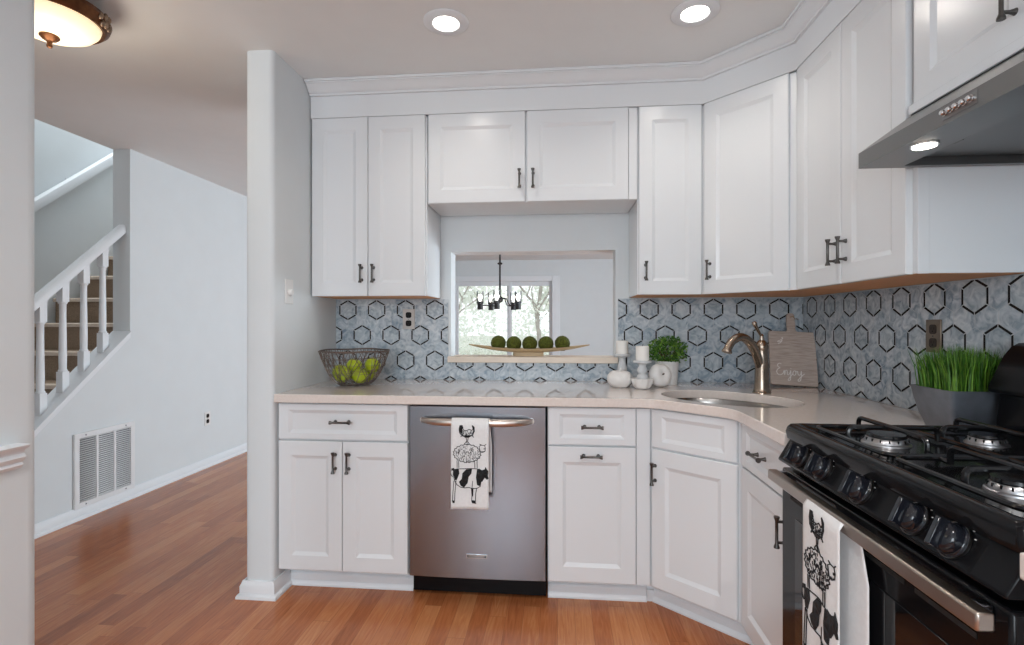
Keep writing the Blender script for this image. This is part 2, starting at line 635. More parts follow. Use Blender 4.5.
# sliding glass doors of the far room
wf = MB()
cw = 0.15
wf.box(WX0 - cw, WX0, FY - 0.03, FY, 0, WZ1 + cw * 0.7)
wf.box(WX1, WX1 + cw, FY - 0.03, FY, 0, WZ1 + cw * 0.7)
wf.box(WX0, WX1, FY - 0.03, FY, WZ1, WZ1 + cw * 0.7)
frame = struct(wf.build('window_1', TRIM, bevel=0.006))
ww = MB()
xm = -0.94
for a, b_, yy in ((WX0, xm + 0.05, FY + 0.04), (xm - 0.05, WX1, FY + 0.09)):
    ww.box(a, a + 0.06, yy - 0.02, yy + 0.02, 0, WZ1)
    ww.box(b_ - 0.06, b_, yy - 0.02, yy + 0.02, 0, WZ1)
    ww.box(a + 0.06, b_ - 0.06, yy - 0.02, yy + 0.02, WZ1 - 0.085, WZ1)
    ww.box(a + 0.06, b_ - 0.06, yy - 0.02, yy + 0.02, 0, 0.12)
ww.build('window_sash', TRIM, frame, bevel=0.004)
gp = MB()
gp.box(WX0 + 0.07, xm - 0.02, FY + 0.038, FY + 0.042, 0.1, WZ1 - 0.08)
gp.box(xm + 0.02, WX1 - 0.07, FY + 0.088, FY + 0.092, 0.1, WZ1 - 0.08)
gp.build('window_pane', GLASS, frame, smooth=False)
struct(MB().box(-30, 30, FY + 0.2, 60, -0.4, -0.3).build('ground', LAWN, smooth=False))


# outdoor trees seen through the glass
def tree(x, y, h, label, seed, leafy):
    rr = random.Random(seed)
    t = thing('tree', label, 'tree', (x, y, -0.3), 0, 'pale trees outside the far glass doors')
    tb, lf = MB(), MB()

    def grow(p, d, length, rad, lvl):
        pts = [p]
        q = Vector(p)
        dd = Vector(d)
        for i in range(4):
            dd = (dd + Vector((rr.uniform(-.16, .16), rr.uniform(-.16, .16), rr.uniform(-.04, .1)))).normalized()
            q = q + dd * length / 4
            pts.append(tuple(q))
        tb.tube(pts, [rad * (1 - 0.13 * i) for i in range(5)], n=6)
        if lvl < 3:
            for k in range(5 if lvl == 0 else 4):
                a = rr.uniform(0, 2 * pi)
                s = pts[rr.randint(1 if lvl else 1, 4)]
                nd = (dd * 0.75 + Vector((cos(a), sin(a), rr.uniform(0.0, 0.5))) * 0.75).normalized()
                grow(s, nd, length * rr.uniform(0.5, 0.68), rad * 0.45, lvl + 1)
        else:
            for k in range(leafy):
                c = Vector(pts[rr.randint(1, 4)]) + Vector((rr.gauss(0, .22), rr.gauss(0, .22), rr.gauss(0, .22)))
                u = Vector((rr.gauss(0, 1), rr.gauss(0, 1), rr.gauss(0, 1))).normalized() * 0.10
                w = u.cross(Vector((rr.gauss(0, 1), rr.gauss(0, 1), rr.gauss(0, 1))))  .normalized() * 0.06
                lf.add([c - u, c + w, c + u, c - w], [(0, 1, 2, 3)])
    grow((0, 0, 0), (0, 0, 1), h, 0.11, 0)
    tb.build('trunk', BARK, t)
    lf.build('foliage', TREELEAF, t, smooth=False, recalc=False)
    return t


tl = MB()
rr0 = random.Random(77)
for k in range(15000):
    c = Vector((rr0.uniform(-16, 5), rr0.uniform(19, 25), -0.3 + 7.5 * rr0.random() ** 1.2))
    u = Vector((rr0.gauss(0, 1), rr0.gauss(0, 1), rr0.gauss(0, 1))).normalized() * 0.12
    w = u.cross(Vector((rr0.gauss(0, 1), rr0.gauss(0, 1), rr0.gauss(0, 1)))).normalized() * 0.075
    tl.add([c - u, c + w, c + u, c - w], [(0, 1, 2, 3)])
tlo = tl.build('treeline', TREELEAF, smooth=False, recalc=False)
tlo['kind'] = 'stuff'
tag(tlo, 'pale blurred treeline far outside the glass doors', 'trees')
tree(-3.3, 11.2, 3.6, 'pale tree outside the glass doors, behind the chandelier', 3, 26)
tree(-0.6, 16.0, 4.2, 'pale leafy tree outside the right-hand glass door panel', 8, 40)

# baseboards and mouldings


def board_profile(h=0.083, t=0.016, quarter=0.012):
    return [(0, 0), (t + quarter, 0), (t + quarter, 0.010), (t + quarter * 0.6, 0.018), (t, 0.022), (t, h - 0.022), (t * 0.7, h - 0.012), (t * 0.45, h), (0, h)]


def sweep(name, path, prof, material, closed=False):
    """profile (offset to the right-hand side of travel, height) along a plan path with mitres"""
    mb = MB()
    n = len(path)
    rows = []
    for i in range(n):
        p = Vector(path[i])
        d0 = (p - Vector(path[i - 1])).normalized() if i > 0 else None
        d1 = (Vector(path[i + 1]) - p).normalized() if i < n - 1 else None
        d0 = d0 or d1
        d1 = d1 or d0
        n0, n1 = Vector((d0.y, -d0.x)), Vector((d1.y, -d1.x))
        b = (n0 + n1)
        b = b / max(1e-6, b.dot(n0))
        rows.append([(p.x + b.x * o, p.y + b.y * o, z) for (o, z) in prof])
    k = len(prof)
    v = [q for r in rows for q in r]
    f = []
    for i in range(n - 1):
        for j in range(k):
            j2 = (j + 1) % k
            f.append((i * k + j, i * k + j2, (i + 1) * k + j2, (i + 1) * k + j))
    f.append(tuple(range(k)))
    f.append(tuple((n - 1) * k + j for j in range(k - 1, -1, -1)))
    mb.add(v, f)
    return mb.build(name, material, sharp=50)


struct(sweep('baseboard_hall', [(XH, 6.98), (XH, -5.4)], [(-o, z) for o, z in board_profile(0.075)], TRIM))
struct(sweep('baseboard_partition', [(XP, -0.535), (XP, -0.66), (XPO, -0.66), (XPO, 0.12)], [(-o, z) for o, z in board_profile(0.075)], TRIM))
struct(sweep('baseboard_left', [(-1.308, -5.4), (-1.308, -1.650), (-1.43, -1.650)], [(o, z) for o, z in board_profile(0.083)], TRIM))
# chair rail
crp = [(0, 0), (0.010, 0), (0.016, 0.008), (0.012, 0.014), (0.020, 0.02), (0.024, 0.028), (0.018, 0.036), (0.02, 0.044), (0.034, 0.052), (0.036, 0.058), (0, 0.060)]
struct(sweep('trim_2', [(-1.308, -5.4), (-1.308, -1.712)], [(o, z + 0.882) for o, z in crp], TRIM))

# pass-through: sill
sb = MB()
sb.box(-0.615, 0.33, -0.035, 0.0, 1.013, 1.046)
sb.box(WOPX0, WOPX1, 0.0, 0.155, WOPZ0, 1.046)
struct(sb.build('trim_3', SILL, bevel=0.003))

# ------------------------------------------------------------ backsplash tiles
TILEP, TROW = 0.17, 0.1437


def clip(poly, x0, x1, y0, y1):
    def cl(pts, ins, isec):
        out = []
        for i in range(len(pts)):
            a, b = pts[i - 1], pts[i]
            ia, ib = ins(a), ins(b)
            if ib:
                if not ia:
                    out.append(isec(a, b))
                out.append(b)
            elif ia:
                out.append(isec(a, b))
        return out

    def xi(c):
        return lambda a, b: (c, a[1] + (b[1] - a[1]) * (c - a[0]) / (b[0] - a[0]))

    def yi(c):
        return lambda a, b: (a[0] + (b[0] - a[0]) * (c - a[1]) / (b[1] - a[1]), c)
    for ins, isec in ((lambda p: p[0] >= x0, xi(x0)), (lambda p: p[0] <= x1, xi(x1)), (lambda p: p[1] >= y0, yi(y0)), (lambda p: p[1] <= y1, yi(y1))):
        poly = cl(poly, ins, isec)
        if len(poly) < 3:
            return []
    return poly


def hexpts(cx, cy, rr, ky=1.0):
    return [(cx + rr * cos(pi / 6 + k * pi / 3), cy + ky * rr * sin(pi / 6 + k * pi / 3)) for k in range(6)]


def tiles(name, rects, s0, z0, place):
    """place(s, z, depth) -> xyz"""
    mb = MB()
    rr = random.Random(5)

    def poly(pts, depth, m):
        if len(pts) >= 3:
            mb.add([place(p[0], p[1], depth) for p in pts], [tuple(range(len(pts)))], m)
    for (a, b, c, d) in rects:
        ps = [(a, c), (b, c), (b, d), (a, d)]
        mb.add([place(p[0], p[1], 0.0) for p in ps] + [place(p[0], p[1], 0.006) for p in ps],
               [(4, 5, 6, 7), (0, 1, 5, 4), (1, 2, 6, 5), (2, 3, 7, 6), (3, 0, 4, 7)], 0)
    p = TILEP / 2
    cells = []
    for j in range(-10, 12):
        for i in range(-40, 40):
            cx = s0 + i * p + (j % 2) * p / 2
            cz = z0 - j * TROW / 2
            lined = (j % 4 == 0 and i % 2 == 0) or (j % 4 == 2 and i % 2 == 1)
            cells.append((cx, cz, lined, rr.random()))
    for (a, b, c, d) in rects:
        for (cx, cz, lined, q) in cells:
            if cx < a - .1 or cx > b + .1 or cz < c - .1 or cz > d + .1:
                continue
            poly(clip(hexpts(cx, cz, p / sqrt(3) - 0.0011, 0.985), a, b, c, d), 0.0068, 1 if q < .5 else (2 if q < .8 else 3))
        for (cx, cz, lined, q) in cells:
            if not lined or cx < a - .1 or cx > b + .1 or cz < c - .1 or cz > d + .1:
                continue
            poly(clip(hexpts(cx, cz, 0.0602, 0.985), a, b, c, d), 0.0072, 0)
            poly(clip(hexpts(cx, cz, 0.0502, 0.985), a, b, c, d), 0.0080, 4)
            o, i_ = hexpts(cx, cz, 0.0598, 0.985), hexpts(cx, cz, 0.0508, 0.985)
            for k in range(6):
                k2 = (k + 1) % 6

                def lp(u, w, t):
                    return (u[0] + (w[0] - u[0]) * t, u[1] + (w[1] - u[1]) * t)
                poly(clip([lp(o[k], o[k2], .035), lp(o[k], o[k2], .965), lp(i_[k], i_[k2], .965), lp(i_[k], i_[k2], .035)], a, b, c, d), 0.0082, 5)
    o = mb.build(name, [GROUT, MARB1, MARB2, MARB3, MARBIN, TILEBLACK], smooth=False, recalc=False)
    return struct(o)


tiles('wall_back_tile', [(XP, -0.616, 0.9145, 1.368), (-0.616, 0.331, 0.9145, 1.012), (0.331, XR - 0.008, 0.9145, 1.368)], -1.202, 1.3085,
      lambda s, z, d: (s, -d - 0.0005, z))
tiles('wall_right_tile', [(0.010, 1.315, 0.9145, 1.368), (1.315, 2.3, 0.9145, 1.68)], 0.103, 1.316,
      lambda s, z, d: (XR - d - 0.0005, -s, z))


# ------------------------------------------------------------ cabinets
def panel(x0, x1, z0, z1, yf, t=0.019, fx=0.066, fz=0.07, bev=0.012, dep=0.008):
    """framed door or drawer front with a recessed bevelled panel, front at y = yf"""
    mb = MB()
    c = 0.003

    def ring(ix, iz, y):
        return [(x0 + ix, y, z0 + iz), (x1 - ix, y, z0 + iz), (x1 - ix, y, z1 - iz), (x0 + ix, y, z1 - iz)]
    rings = [ring(0, 0, yf + t), ring(0, 0, yf + c), ring(c, c, yf), ring(fx - 0.004, fz - 0.004, yf), ring(fx, fz, yf + 0.0025),
             ring(fx + bev, fz + bev, yf + dep)]
    v = [p for r in rings for p in r]
    f = [(0, 3, 2, 1)]
    for i in range(len(rings) - 1):
        for k in range(4):
            k2 = (k + 1) % 4
            f.append((i * 4 + k, i * 4 + k2, (i + 1) * 4 + k2, (i + 1) * 4 + k))
    n = (len(rings) - 1) * 4
    f.append((n, n + 1, n + 2, n + 3))
    mb.add(v, f)
    return mb


def pull(parent, cx, cz, yf, vertical=True, L=0.094):
    mb = MB()
    r = 0.0046
    off = 0.028
    h = L / 2
    ax = Vector((0, 0, 1)) if vertical else Vector((1, 0, 0))
    c = Vector((cx, yf - off, cz))
    mb.tube([c - ax * h, c - ax * (h - 0.004), c - ax * (h - .010), c - ax * (h - .014), c + ax * (h - .014), c + ax * (h - .010), c + ax * (h - .004), c + ax * h],
            [0.0085, 0.0085, 0.0062, r, r, 0.0062, 0.0085, 0.0085], n=12)
    for s in (-1, 1):
        q = c + ax * (s * (h - 0.016))
        e = Vector((q.x, yf, q.z))
        mb.tube([q, q + (e - q) * 0.55, q + (e - q) * 0.8, e], [0.0042, 0.0042, 0.006, 0.0082], n=12)
    return mb.build('handle', PEWTER, parent)


def front(parent, name, x0, x1, z0, z1, fx=0.066, fz=0.07, handle=None, **k):
    o = panel(x0, x1, z0, z1, -0.0195, fx=fx, fz=fz, **k).build(name, WHITE, parent, sharp=20)
    if handle:
        pull(o, handle[0], handle[1], -0.0195, handle[2])
    return o


# uppers: local x along the front, y towards the wall, z up; local y = 0 is the face frame
UZ, UH = 1.372, 0.916
UDEP = 0.294


def upper(label, loc, rz, w, h, doors, filler=None, plan=None, side_strip=False):
    t = thing('wall_cabinet', label, 'cabinet', loc, rz, 'white wall cabinets')
    p = plan or [(0, 0), (w, 0), (w, UDEP), (0, UDEP)]
    MB().prism(p, 0.0012, h).build('carcass', WHITE, t, bevel=0.0015)
    cx = sum(q[0] for q in p) / len(p)
    cy = sum(q[1] for q in p) / len(p)
    o = MB().prism([(cx + (q[0] - cx) * 0.985, cy + (q[1] - cy) * 0.985) for q in p], 0.0, 0.001).build('bottom_panel', RAWWOOD if h > 0.6 else WHITE, t)
    if h > 0.6:
        o['label'] = 'unpainted wood underside'
    for (x0, x1, hx, hz) in doors:
        front(t, 'door', x0, x1, 0.0, h - 0.0006, handle=(hx, hz, True) if hx is not None else None)
    if filler:
        MB().box(filler[0], filler[1], -0.017, -0.0005, 0.0, h - 0.004).build('filler_strip', WHITE, t, bevel=0.001)
    if side_strip:
        MB().box(w + 0.0003, w + 0.004, -0.0005, 0.03, 0.0, h - 0.004).build('face_frame', WHITE, t, bevel=0.001)
    return t


HZ = 0.113
upper('tall white two-door wall cabinet beside the partition, over the wire bowl', (-1.268, -0.300, UZ), 0, 0.608, UH,
      [(0.005, 0.3015, 0.272, HZ), (0.3045, 0.601, 0.334, HZ)])
upper('short wide white wall cabinet with two doors over the pass-through', (-0.657, -0.300, 1.837), 0, 1.044, 0.451,
      [(0.007, 0.497, 0.469, 0.109), (0.506, 1.001, 0.536, 0.109)], filler=(1.003, 1.043))
upper('narrow white single-door wall cabinet between pass-through and corner', (0.389, -0.300, UZ), 0, 0.306, UH, [(0.006, 0.303, 0.037, HZ)])
# diagonal corner
ax_, ay_, bx_, by_ = 0.697, -0.319, 0.989, -0.623
th = atan2(by_ - ay_, bx_ - ax_)
nrm = Vector((-sin(th), cos(th)))                  # towards the wall
org = Vector((ax_, ay_)) + nrm * 0.0195
dw = sqrt((bx_ - ax_) ** 2 + (by_ - ay_) ** 2)


def to_local(p, org, th):
    d = Vector(p) - org
    return (d.x * cos(th) + d.y * sin(th), -d.x * sin(th) + d.y * cos(th))


plan = [to_local(p, org, th) for p in ((0.697, -0.300), (1.008, -0.622), (XR - 0.012, -0.622), (XR - 0.012, -0.010), (0.697, -0.010))]
upper('white corner wall cabinet with one angled door above the sink', (org.x, org.y, UZ), th, dw, UH, [(0.004, dw - 0.030, 0.036, HZ)], plan=plan)
upper('tall white two-door wall cabinet on the tiled side wall before the hood', (1.008, -0.625, UZ), -pi / 2, 0.684, UH,
      [(0.004, 0.333, 0.303, HZ), (0.337, 0.668, 0.367, HZ)], side_strip=True)
hc_ = upper('white wall cabinet hung above the steel range hood', (1.008, -1.318, 1.839), -pi / 2, 0.742, 0.449,
      [(0.006, 0.369, 0.322, 0.100), (0.373, 0.736, 0.42, 0.100)])

MB().box(0.004, 0.738, -0.031, -0.0235, -0.026, 0.0).build('light_rail', WHITE, hc_, bevel=0.0015)
# frieze board and crown above the uppers
path = [(-1.268, -0.313), (0.7006, -0.313), (0.9955, -0.6205), (0.9955, -2.06)]
sof = [(0.0, 2.2882), (0.0085, 2.2882), (0.0085, ZC - 0.001), (0.0, ZC - 0.001)]
struct(sweep('trim_4', path, sof, WHITE))
cr = [(0.0085, 2.398), (0.022, 2.398), (0.022, 2.408), (0.028, 2.411), (0.034, 2.416), (0.042, 2.426), (0.052, 2.437), (0.063, 2.444), (0.066, 2.445), (0.066, 2.449), (0.075, 2.449), (0.075, ZC - 0.0012), (0.0085, ZC - 0.0012)]
struct(sweep('trim_5', path, cr, WHITE))

# ------------------------------------------------------------ base cabinets
BY = -0.6105
DZ0, DZ1, WZ0_, WZ1_ = 0.115, 0.700, 0.707, 0.868
kick_prof = [(0, 0), (0.022, 0), (0.022, 0.008), (0.016, 0.018), (0.012, 0.024), (0.012, 0.05), (0.008, 0.056), (0, 0.06)]


def slab(mb, outer, hole, z0, z1):
    loops = [[Vector((x, y, 0)) for x, y in outer], [Vector((x, y, 0)) for x, y in hole]]
    allp = outer + hole
    n = len(allp)
    tri = tessellate_polygon(loops)
    v = [(x, y, z1) for x, y in allp] + [(x, y, z0) for x, y in allp]
    f = [tuple(t) for t in tri] + [tuple(i + n for i in t[::-1]) for t in tri]
    no = len(outer)
    for i in range(no):
        j = (i + 1) % no
        f.append((i, j, j + n, i + n))
    nh = len(hole)
    for i in range(nh):
        j = (i + 1) % nh
        f.append((no + i, no + j, no + j + n, no + i + n))
    mb.add(v, f)


def base_cabinet(label, loc, rz, w, fronts, kick, plan=None, filler=None, kick_return=()):
    t = thing('base_cabinet', label, 'cabinet', loc, rz, 'white base cabinets')
    p = plan or [(0, 0), (w, 0), (w, 0.595), (0, 0.595)]
    cs = MB()
    if plan:
        mx, my = sum(q[0] for q in p) / len(p), sum(q[1] for q in p) / len(p)
        slab(cs, p, [(mx + (q[0] - mx) * 0.95, my + (q[1] - my) * 0.95) for q in p], 0.125, 0.8745)
        cs.prism(p, 0.105, 0.125)
    else:
        cs.prism(p, 0.105, 0.8745)
    cs.build('carcass', WHITE, t, bevel=0.0015)
    for (nm, x0, x1, z0, z1, h, kw) in fronts:
        front(t, nm, x0, x1, z0, z1, handle=h, **kw)
    if filler:
        MB().box(filler[0], filler[1], -0.017, -0.0005, DZ0, WZ1_).build('filler_strip', WHITE, t, bevel=0.001)
    k0, k1 = kick
    kb = MB()
    kb.box(k0, k1, 0.085, 0.098, 0.0, 0.104)
    for (o0, z0_), (o1, z1_) in zip(kick_prof[:-1], kick_prof[1:]):
        kb.add([(k0, 0.085 - o0, z0_), (k1, 0.085 - o0, z0_), (k1, 0.085 - o1, z1_), (k0, 0.085 - o1, z1_)], [(0, 1, 2, 3)])
    for pp_, hh_ in kick_return:
        kb.prism(pp_, 0.0, hh_)
    kb.build('toe_kick', TRIM, t)
    return t


DR = dict(fx=0.052, fz=0.032)
base_cabinet('white base cabinet with drawer over two doors, beside the partition', (-1.268, BY, 0), 0, 0.606,
             [('drawer', 0.003, 0.604, WZ0_, WZ1_, (0.303, 0.790, False), DR),
              ('door', 0.003, 0.302, DZ0, DZ1, (0.272, 0.610, True), {}), ('door', 0.305, 0.604, DZ0, DZ1, (0.335, 0.610, True), {})], (0.0, 0.606))
base_cabinet('white base cabinet with drawer and pull-out front right of dishwasher', (-0.043, BY, 0), 0, 0.436,
             [('drawer', 0.003, 0.376, WZ0_, WZ1_, (0.19, 0.788, False), DR),
              ('door', 0.003, 0.376, DZ0, DZ1, (0.186, 0.663, False), {})], (0.0, 0.436), filler=(0.379, 0.435))
ax2, ay2, bx2, by2 = 0.394, -0.630, 0.678, -0.872
th2 = atan2(by2 - ay2, bx2 - ax2)
nr2 = Vector((-sin(th2), cos(th2)))
org2 = Vector((ax2, ay2)) + nr2 * 0.0195
dw2 = sqrt((bx2 - ax2) ** 2 + (by2 - ay2) ** 2)
plan2 = [to_local(p, org2, th2) for p in ((0.394, -0.609), (0.697, -0.869), (XR - 0.012, -0.869), (XR - 0.012, -0.012), (0.394, -0.012))]
base_cabinet('white angled corner sink cabinet with false drawer and one door', (org2.x, org2.y, 0), th2, dw2,
             [('drawer', 0.004, dw2 - 0.010, WZ0_, WZ1_, None, DR), ('door', 0.004, dw2 - 0.010, DZ0, DZ1, (0.022, 0.600, True), {})],
             (-0.0386, dw2 + 0.03), plan=plan2,
             kick_return=[([to_local(p, org2, th2) for p in ((0.3945, -0.525), (0.432, -0.525), (0.45, -0.512), (0.3945, -0.512))], 0.104),
                          ([to_local(p, org2, th2) for p in ((0.3945, -0.538), (0.424, -0.538), (0.44, -0.5255), (0.3945, -0.5255))], 0.05)])
base_cabinet('white base cabinet with drawer over one door next to the range', (0.6975, -0.873, 0), -pi / 2, 0.429,
             [('drawer', 0.012, 0.422, WZ0_, WZ1_, (0.20, 0.786, False), DR), ('door', 0.012, 0.422, DZ0, DZ1, (0.385, 0.610, True), {})], (-0.03, 0.43))
base_cabinet('white base cabinet past the far end of the range', (0.6975, -2.068, 0), -pi / 2, 0.40,
             [('drawer', 0.004, 0.396, WZ0_, WZ1_, (0.20, 0.786, False), DR), ('door', 0.004, 0.396, DZ0, DZ1, (0.36, 0.610, True), {})], (0.0, 0.40))

# ------------------------------------------------------------ countertop with the sink cut-out
SC = Vector((0.726, -0.592))
SA, SB, STH = 0.284, 0.198, -0.705


def ell(a, b, n=48, ex=2.3):
    pts = []
    for k in range(n):
        t = 2 * pi * k / n
        x = a * (abs(cos(t)) ** (2 / ex)) * (1 if cos(t) >= 0 else -1)
        y = b * (abs(sin(t)) ** (2 / ex)) * (1 if sin(t) >= 0 else -1)
        pts.append((SC.x + x * cos(STH) - y * sin(STH), SC.y + x * sin(STH) + y * cos(STH)))
    return pts


def arc(p0, p1, p2, n=6):
    P0, P1, P2 = Vector(p0), Vector(p1), Vector(p2)
    return [tuple((P0 * (1 - t) ** 2 + P1 * 2 * t * (1 - t) + P2 * t * t)) for t in [i / n for i in range(n + 1)]]


outer = [(-1.272, -0.010), (-1.272, -0.657)] + arc((0.34, -0.657), (0.395, -0.657), (0.435, -0.692)) + arc((0.605, -0.840), (0.652, -0.880), (0.652, -0.945)) + \
    [(0.652, -1.303), (XR - 0.009, -1.303), (XR - 0.009, -0.010)]
hole = ell(SA, SB)


ct = MB()
slab(ct, outer, hole, 0.876, 0.914)
tag(ct.build('countertop', COUNTER, bevel=0.003, sharp=30), 'polished beige stone countertop running round the corner with the sink cut-out', 'countertop')
tag(MB().box(0.640, XR - 0.009, -2.47, -2.066, 0.876, 0.914).build('countertop', COUNTER, bevel=0.003), 'short piece of beige countertop past the far end of the range', 'countertop')

# sink bowl
sk = MB()
rings = [(1.03, 0.8755), (0.985, 0.8755), (0.96, 0.86), (0.93, 0.74), (0.88, 0.70), (0.6, 0.692), (0.12, 0.688)]
v, f = [], []
n = 48
for s_, z in rings:
    v += [(x, y, z) for x, y in ell(SA * s_, SB * s_, n)]
for i in range(len(rings) - 1):
    for k in range(n):
        f.append((i * n + k, i * n + (k + 1) % n, (i + 1) * n + (k + 1) % n, (i + 1) * n + k))
sk.add(v, f)
sink = thing('kitchen_sink', 'stainless steel undermount sink set in the corner of the countertop', 'sink', (SC.x, SC.y, 0.69))
o = sk.build('basin', SINKSTEEL, sink, loc=(-SC.x, -SC.y, -0.69), recalc=False)
for p in o.data.polygons:
    p.flip()
MB().lathe([(0.0, 0.0), (0.055, 0.0), (0.058, 0.004), (0.04, 0.003), (0.03, -0.001)], 24, (0, 0, -0.002)).build('drain', CHROME, sink)

# faucet
fx, fy = 0.930, -0.420
fa = thing('faucet', 'brushed bronze single-lever kitchen faucet behind the corner sink', 'faucet', (fx, fy, 0.914))
MB().lathe([(0.040, 0.0), (0.040, 0.004), (0.037, 0.008), (0.033, 0.02), (0.031, 0.06), (0.0285, 0.12), (0.029, 0.125), (0.029, 0.133), (0.0275, 0.137), (0.0265, 0.19),
            (0.027, 0.2), (0.0285, 0.205), (0.0285, 0.214), (0.024, 0.228), (0.016, 0.238), (0.008, 0.244), (0, 0.245)], 28).build('body', BRONZE, fa)
sd = Vector((-0.88, -0.475))
sp = [(0.0, 0.10), (0.022, 0.155), (0.05, 0.205), (0.085, 0.240), (0.12, 0.256), (0.155, 0.253), (0.185, 0.235), (0.205, 0.208), (0.213, 0.19)]
pts = []
for i in range(len(sp) - 1):
    for q in range(4):
        t = q / 4
        p0 = sp[max(i - 1, 0)]
        p1, p2 = sp[i], sp[i + 1]
        p3 = sp[min(i + 2, len(sp) - 1)]
        pts.append(tuple(0.5 * ((2 * p1[k]) + (-p0[k] + p2[k]) * t + (2 * p0[k] - 5 * p1[k] + 4 * p2[k] - p3[k]) * t * t + (-p0[k] + 3 * p1[k] - 3 * p2[k] + p3[k]) * t ** 3) for k in (0, 1)))
pts.append(sp[-1])
P3 = [(sd.x * a, sd.y * a, z) for a, z in pts]
nn = len(P3)
MB().tube(P3, [0.0225 - 0.005 * min(1, i / (nn * 0.6)) + (0.0045 if i > nn - 4 else 0) for i in range(nn)], n=16).build('spout', BRONZE, fa)
hb = MB()
hb.lathe([(0.011, 0.236), (0.012, 0.246), (0.009, 0.256), (0.010, 0.262), (0.004, 0.27), (0.0, 0.271)], 16)
hb.tube([(0, 0, 0.256), (-0.012, -0.003, 0.275), (-0.028, -0.008, 0.302), (-0.036, -0.011, 0.318), (-0.040, -0.012, 0.325)], [0.0055, 0.006, 0.0085, 0.011, 0.007], n=12)
hb.build('lever', BRONZE, fa)

# ------------------------------------------------------------ dishwasher
dwx0, dwx1 = -0.657, -0.048
dwo = thing('dishwasher', 'stainless steel dishwasher with curved bar handle between base cabinets', 'dishwasher', ((dwx0 + dwx1) / 2, -0.60, 0))
wd = (dwx1 - dwx0)
hw_ = wd / 2 - 0.003
MB().box(-hw_, hw_, 0.0, 0.56, 0.106, 0.872).build('tub', BLACKSATIN, dwo)
dd = MB()
N_ = 20
vv, ff = [], []
for i in range(N_ + 1):
    x = -hw_ + 2 * hw_ * i / N_
    y = -0.030 - 0.006 * (1 - (x / hw_) ** 2)
    vv += [(x, y, 0.112), (x, y, 0.868), (x, -0.002, 0.868), (x, -0.002, 0.112)]
for i in range(N_):
    for k in range(4):
        k2 = (k + 1) % 4
        ff.append((i * 4 + k, i * 4 + k2, (i + 1) * 4 + k2, (i + 1) * 4 + k))
ff += [(0, 1, 2, 3), tuple(N_ * 4 + k for k in (3, 2, 1, 0))]
dd.add(vv, ff)
dd.build('door', STEEL, dwo, bevel=0.003, sharp=30)
hb = MB()
hp = []
for i in range(25):
    t = -1 + 2 * i / 24
    x = 0.240 * t
    y = -0.094 + 0.052 * (abs(t) ** 5)
    hp.append((x, y, 0.808))
hb.tube(hp, [0.0165 - 0.005 * abs(-1 + 2 * i / 24) ** 6 for i in range(25)], n=16, flat=(0.8, 1.0))
hb.tube([(-0.240, -0.042, 0.808), (-0.240, -0.029, 0.808)], 0.012, n=12)
hb.tube([(0.240, -0.042, 0.808), (0.240, -0.029, 0.808)], 0.012, n=12)
hb.build('handle', BARSTEEL, dwo)
bd = MB().box(-0.045, 0.047, -0.0395, -0.0355, 0.205, 0.222).build('badge', CHROME, dwo, bevel=0.001)
MB().box(-0.042, 0.044, -0.0399, -0.0396, 0.2075, 0.2195).build('badge_plate', mat('badge_grey', (0.10, 0.10, 0.10, 1), rough=0.4, metal=0.6), bd)


def text_mesh(body, size, extrude, material, parent, name, M):
    c = bpy.data.curves.new(name, 'FONT')
    c.body, c.size, c.extrude, c.align_x, c.align_y = body, size, extrude, 'CENTER', 'CENTER'
    c.resolution_u = 2
    o = bpy.data.objects.new(name, c)
    COL.objects.link(o)
    dg = bpy.context.evaluated_depsgraph_get()
    me = bpy.data.meshes.new_from_object(o.evaluated_get(dg))
    bpy.data.objects.remove(o)
    me.transform(M)
    me.materials.clear()
    me.materials.append(material)
    q = bpy.data.objects.new(name, me)
    COL.objects.link(q)
    q.parent = parent
    return q


text_mesh('KITCHENAID', 0.0115, 0.0002, CHROME, bd, 'badge_lettering', Matrix.Translation((0.001, -0.0402, 0.2135)) @ Matrix.Rotation(pi / 2, 4, 'X'))
kb = MB()
kb.box(-hw_, hw_, 0.03, 0.05, 0.018, 0.104)
kb.build('toe_panel', BLACKSATIN, dwo, bevel=0.002)


# ------------------------------------------------------------ towels
def ribbon(pts, w):
    """2-D polyline to list of quads"""
    out = []
    for i in range(len(pts) - 1):
        a, b = Vector(pts[i]), Vector(pts[i + 1])
        d = b - a
        L = d.length
        if L < 1e-6:
            continue
        d /= L
        nn = Vector((-d.y, d.x)) * w / 2
        k = max(1, int(L / 0.05))
        for q in range(k):
            p0 = a + d * (L * q / k) - d * (0.15 * w if q == 0 else 0)
            p1 = a + d * (L * (q + 1) / k) + d * (0.15 * w if q == k - 1 else 0)
            out.append([tuple(p0 + nn), tuple(p1 + nn), tuple(p1 - nn), tuple(p0 - nn)])
    return out


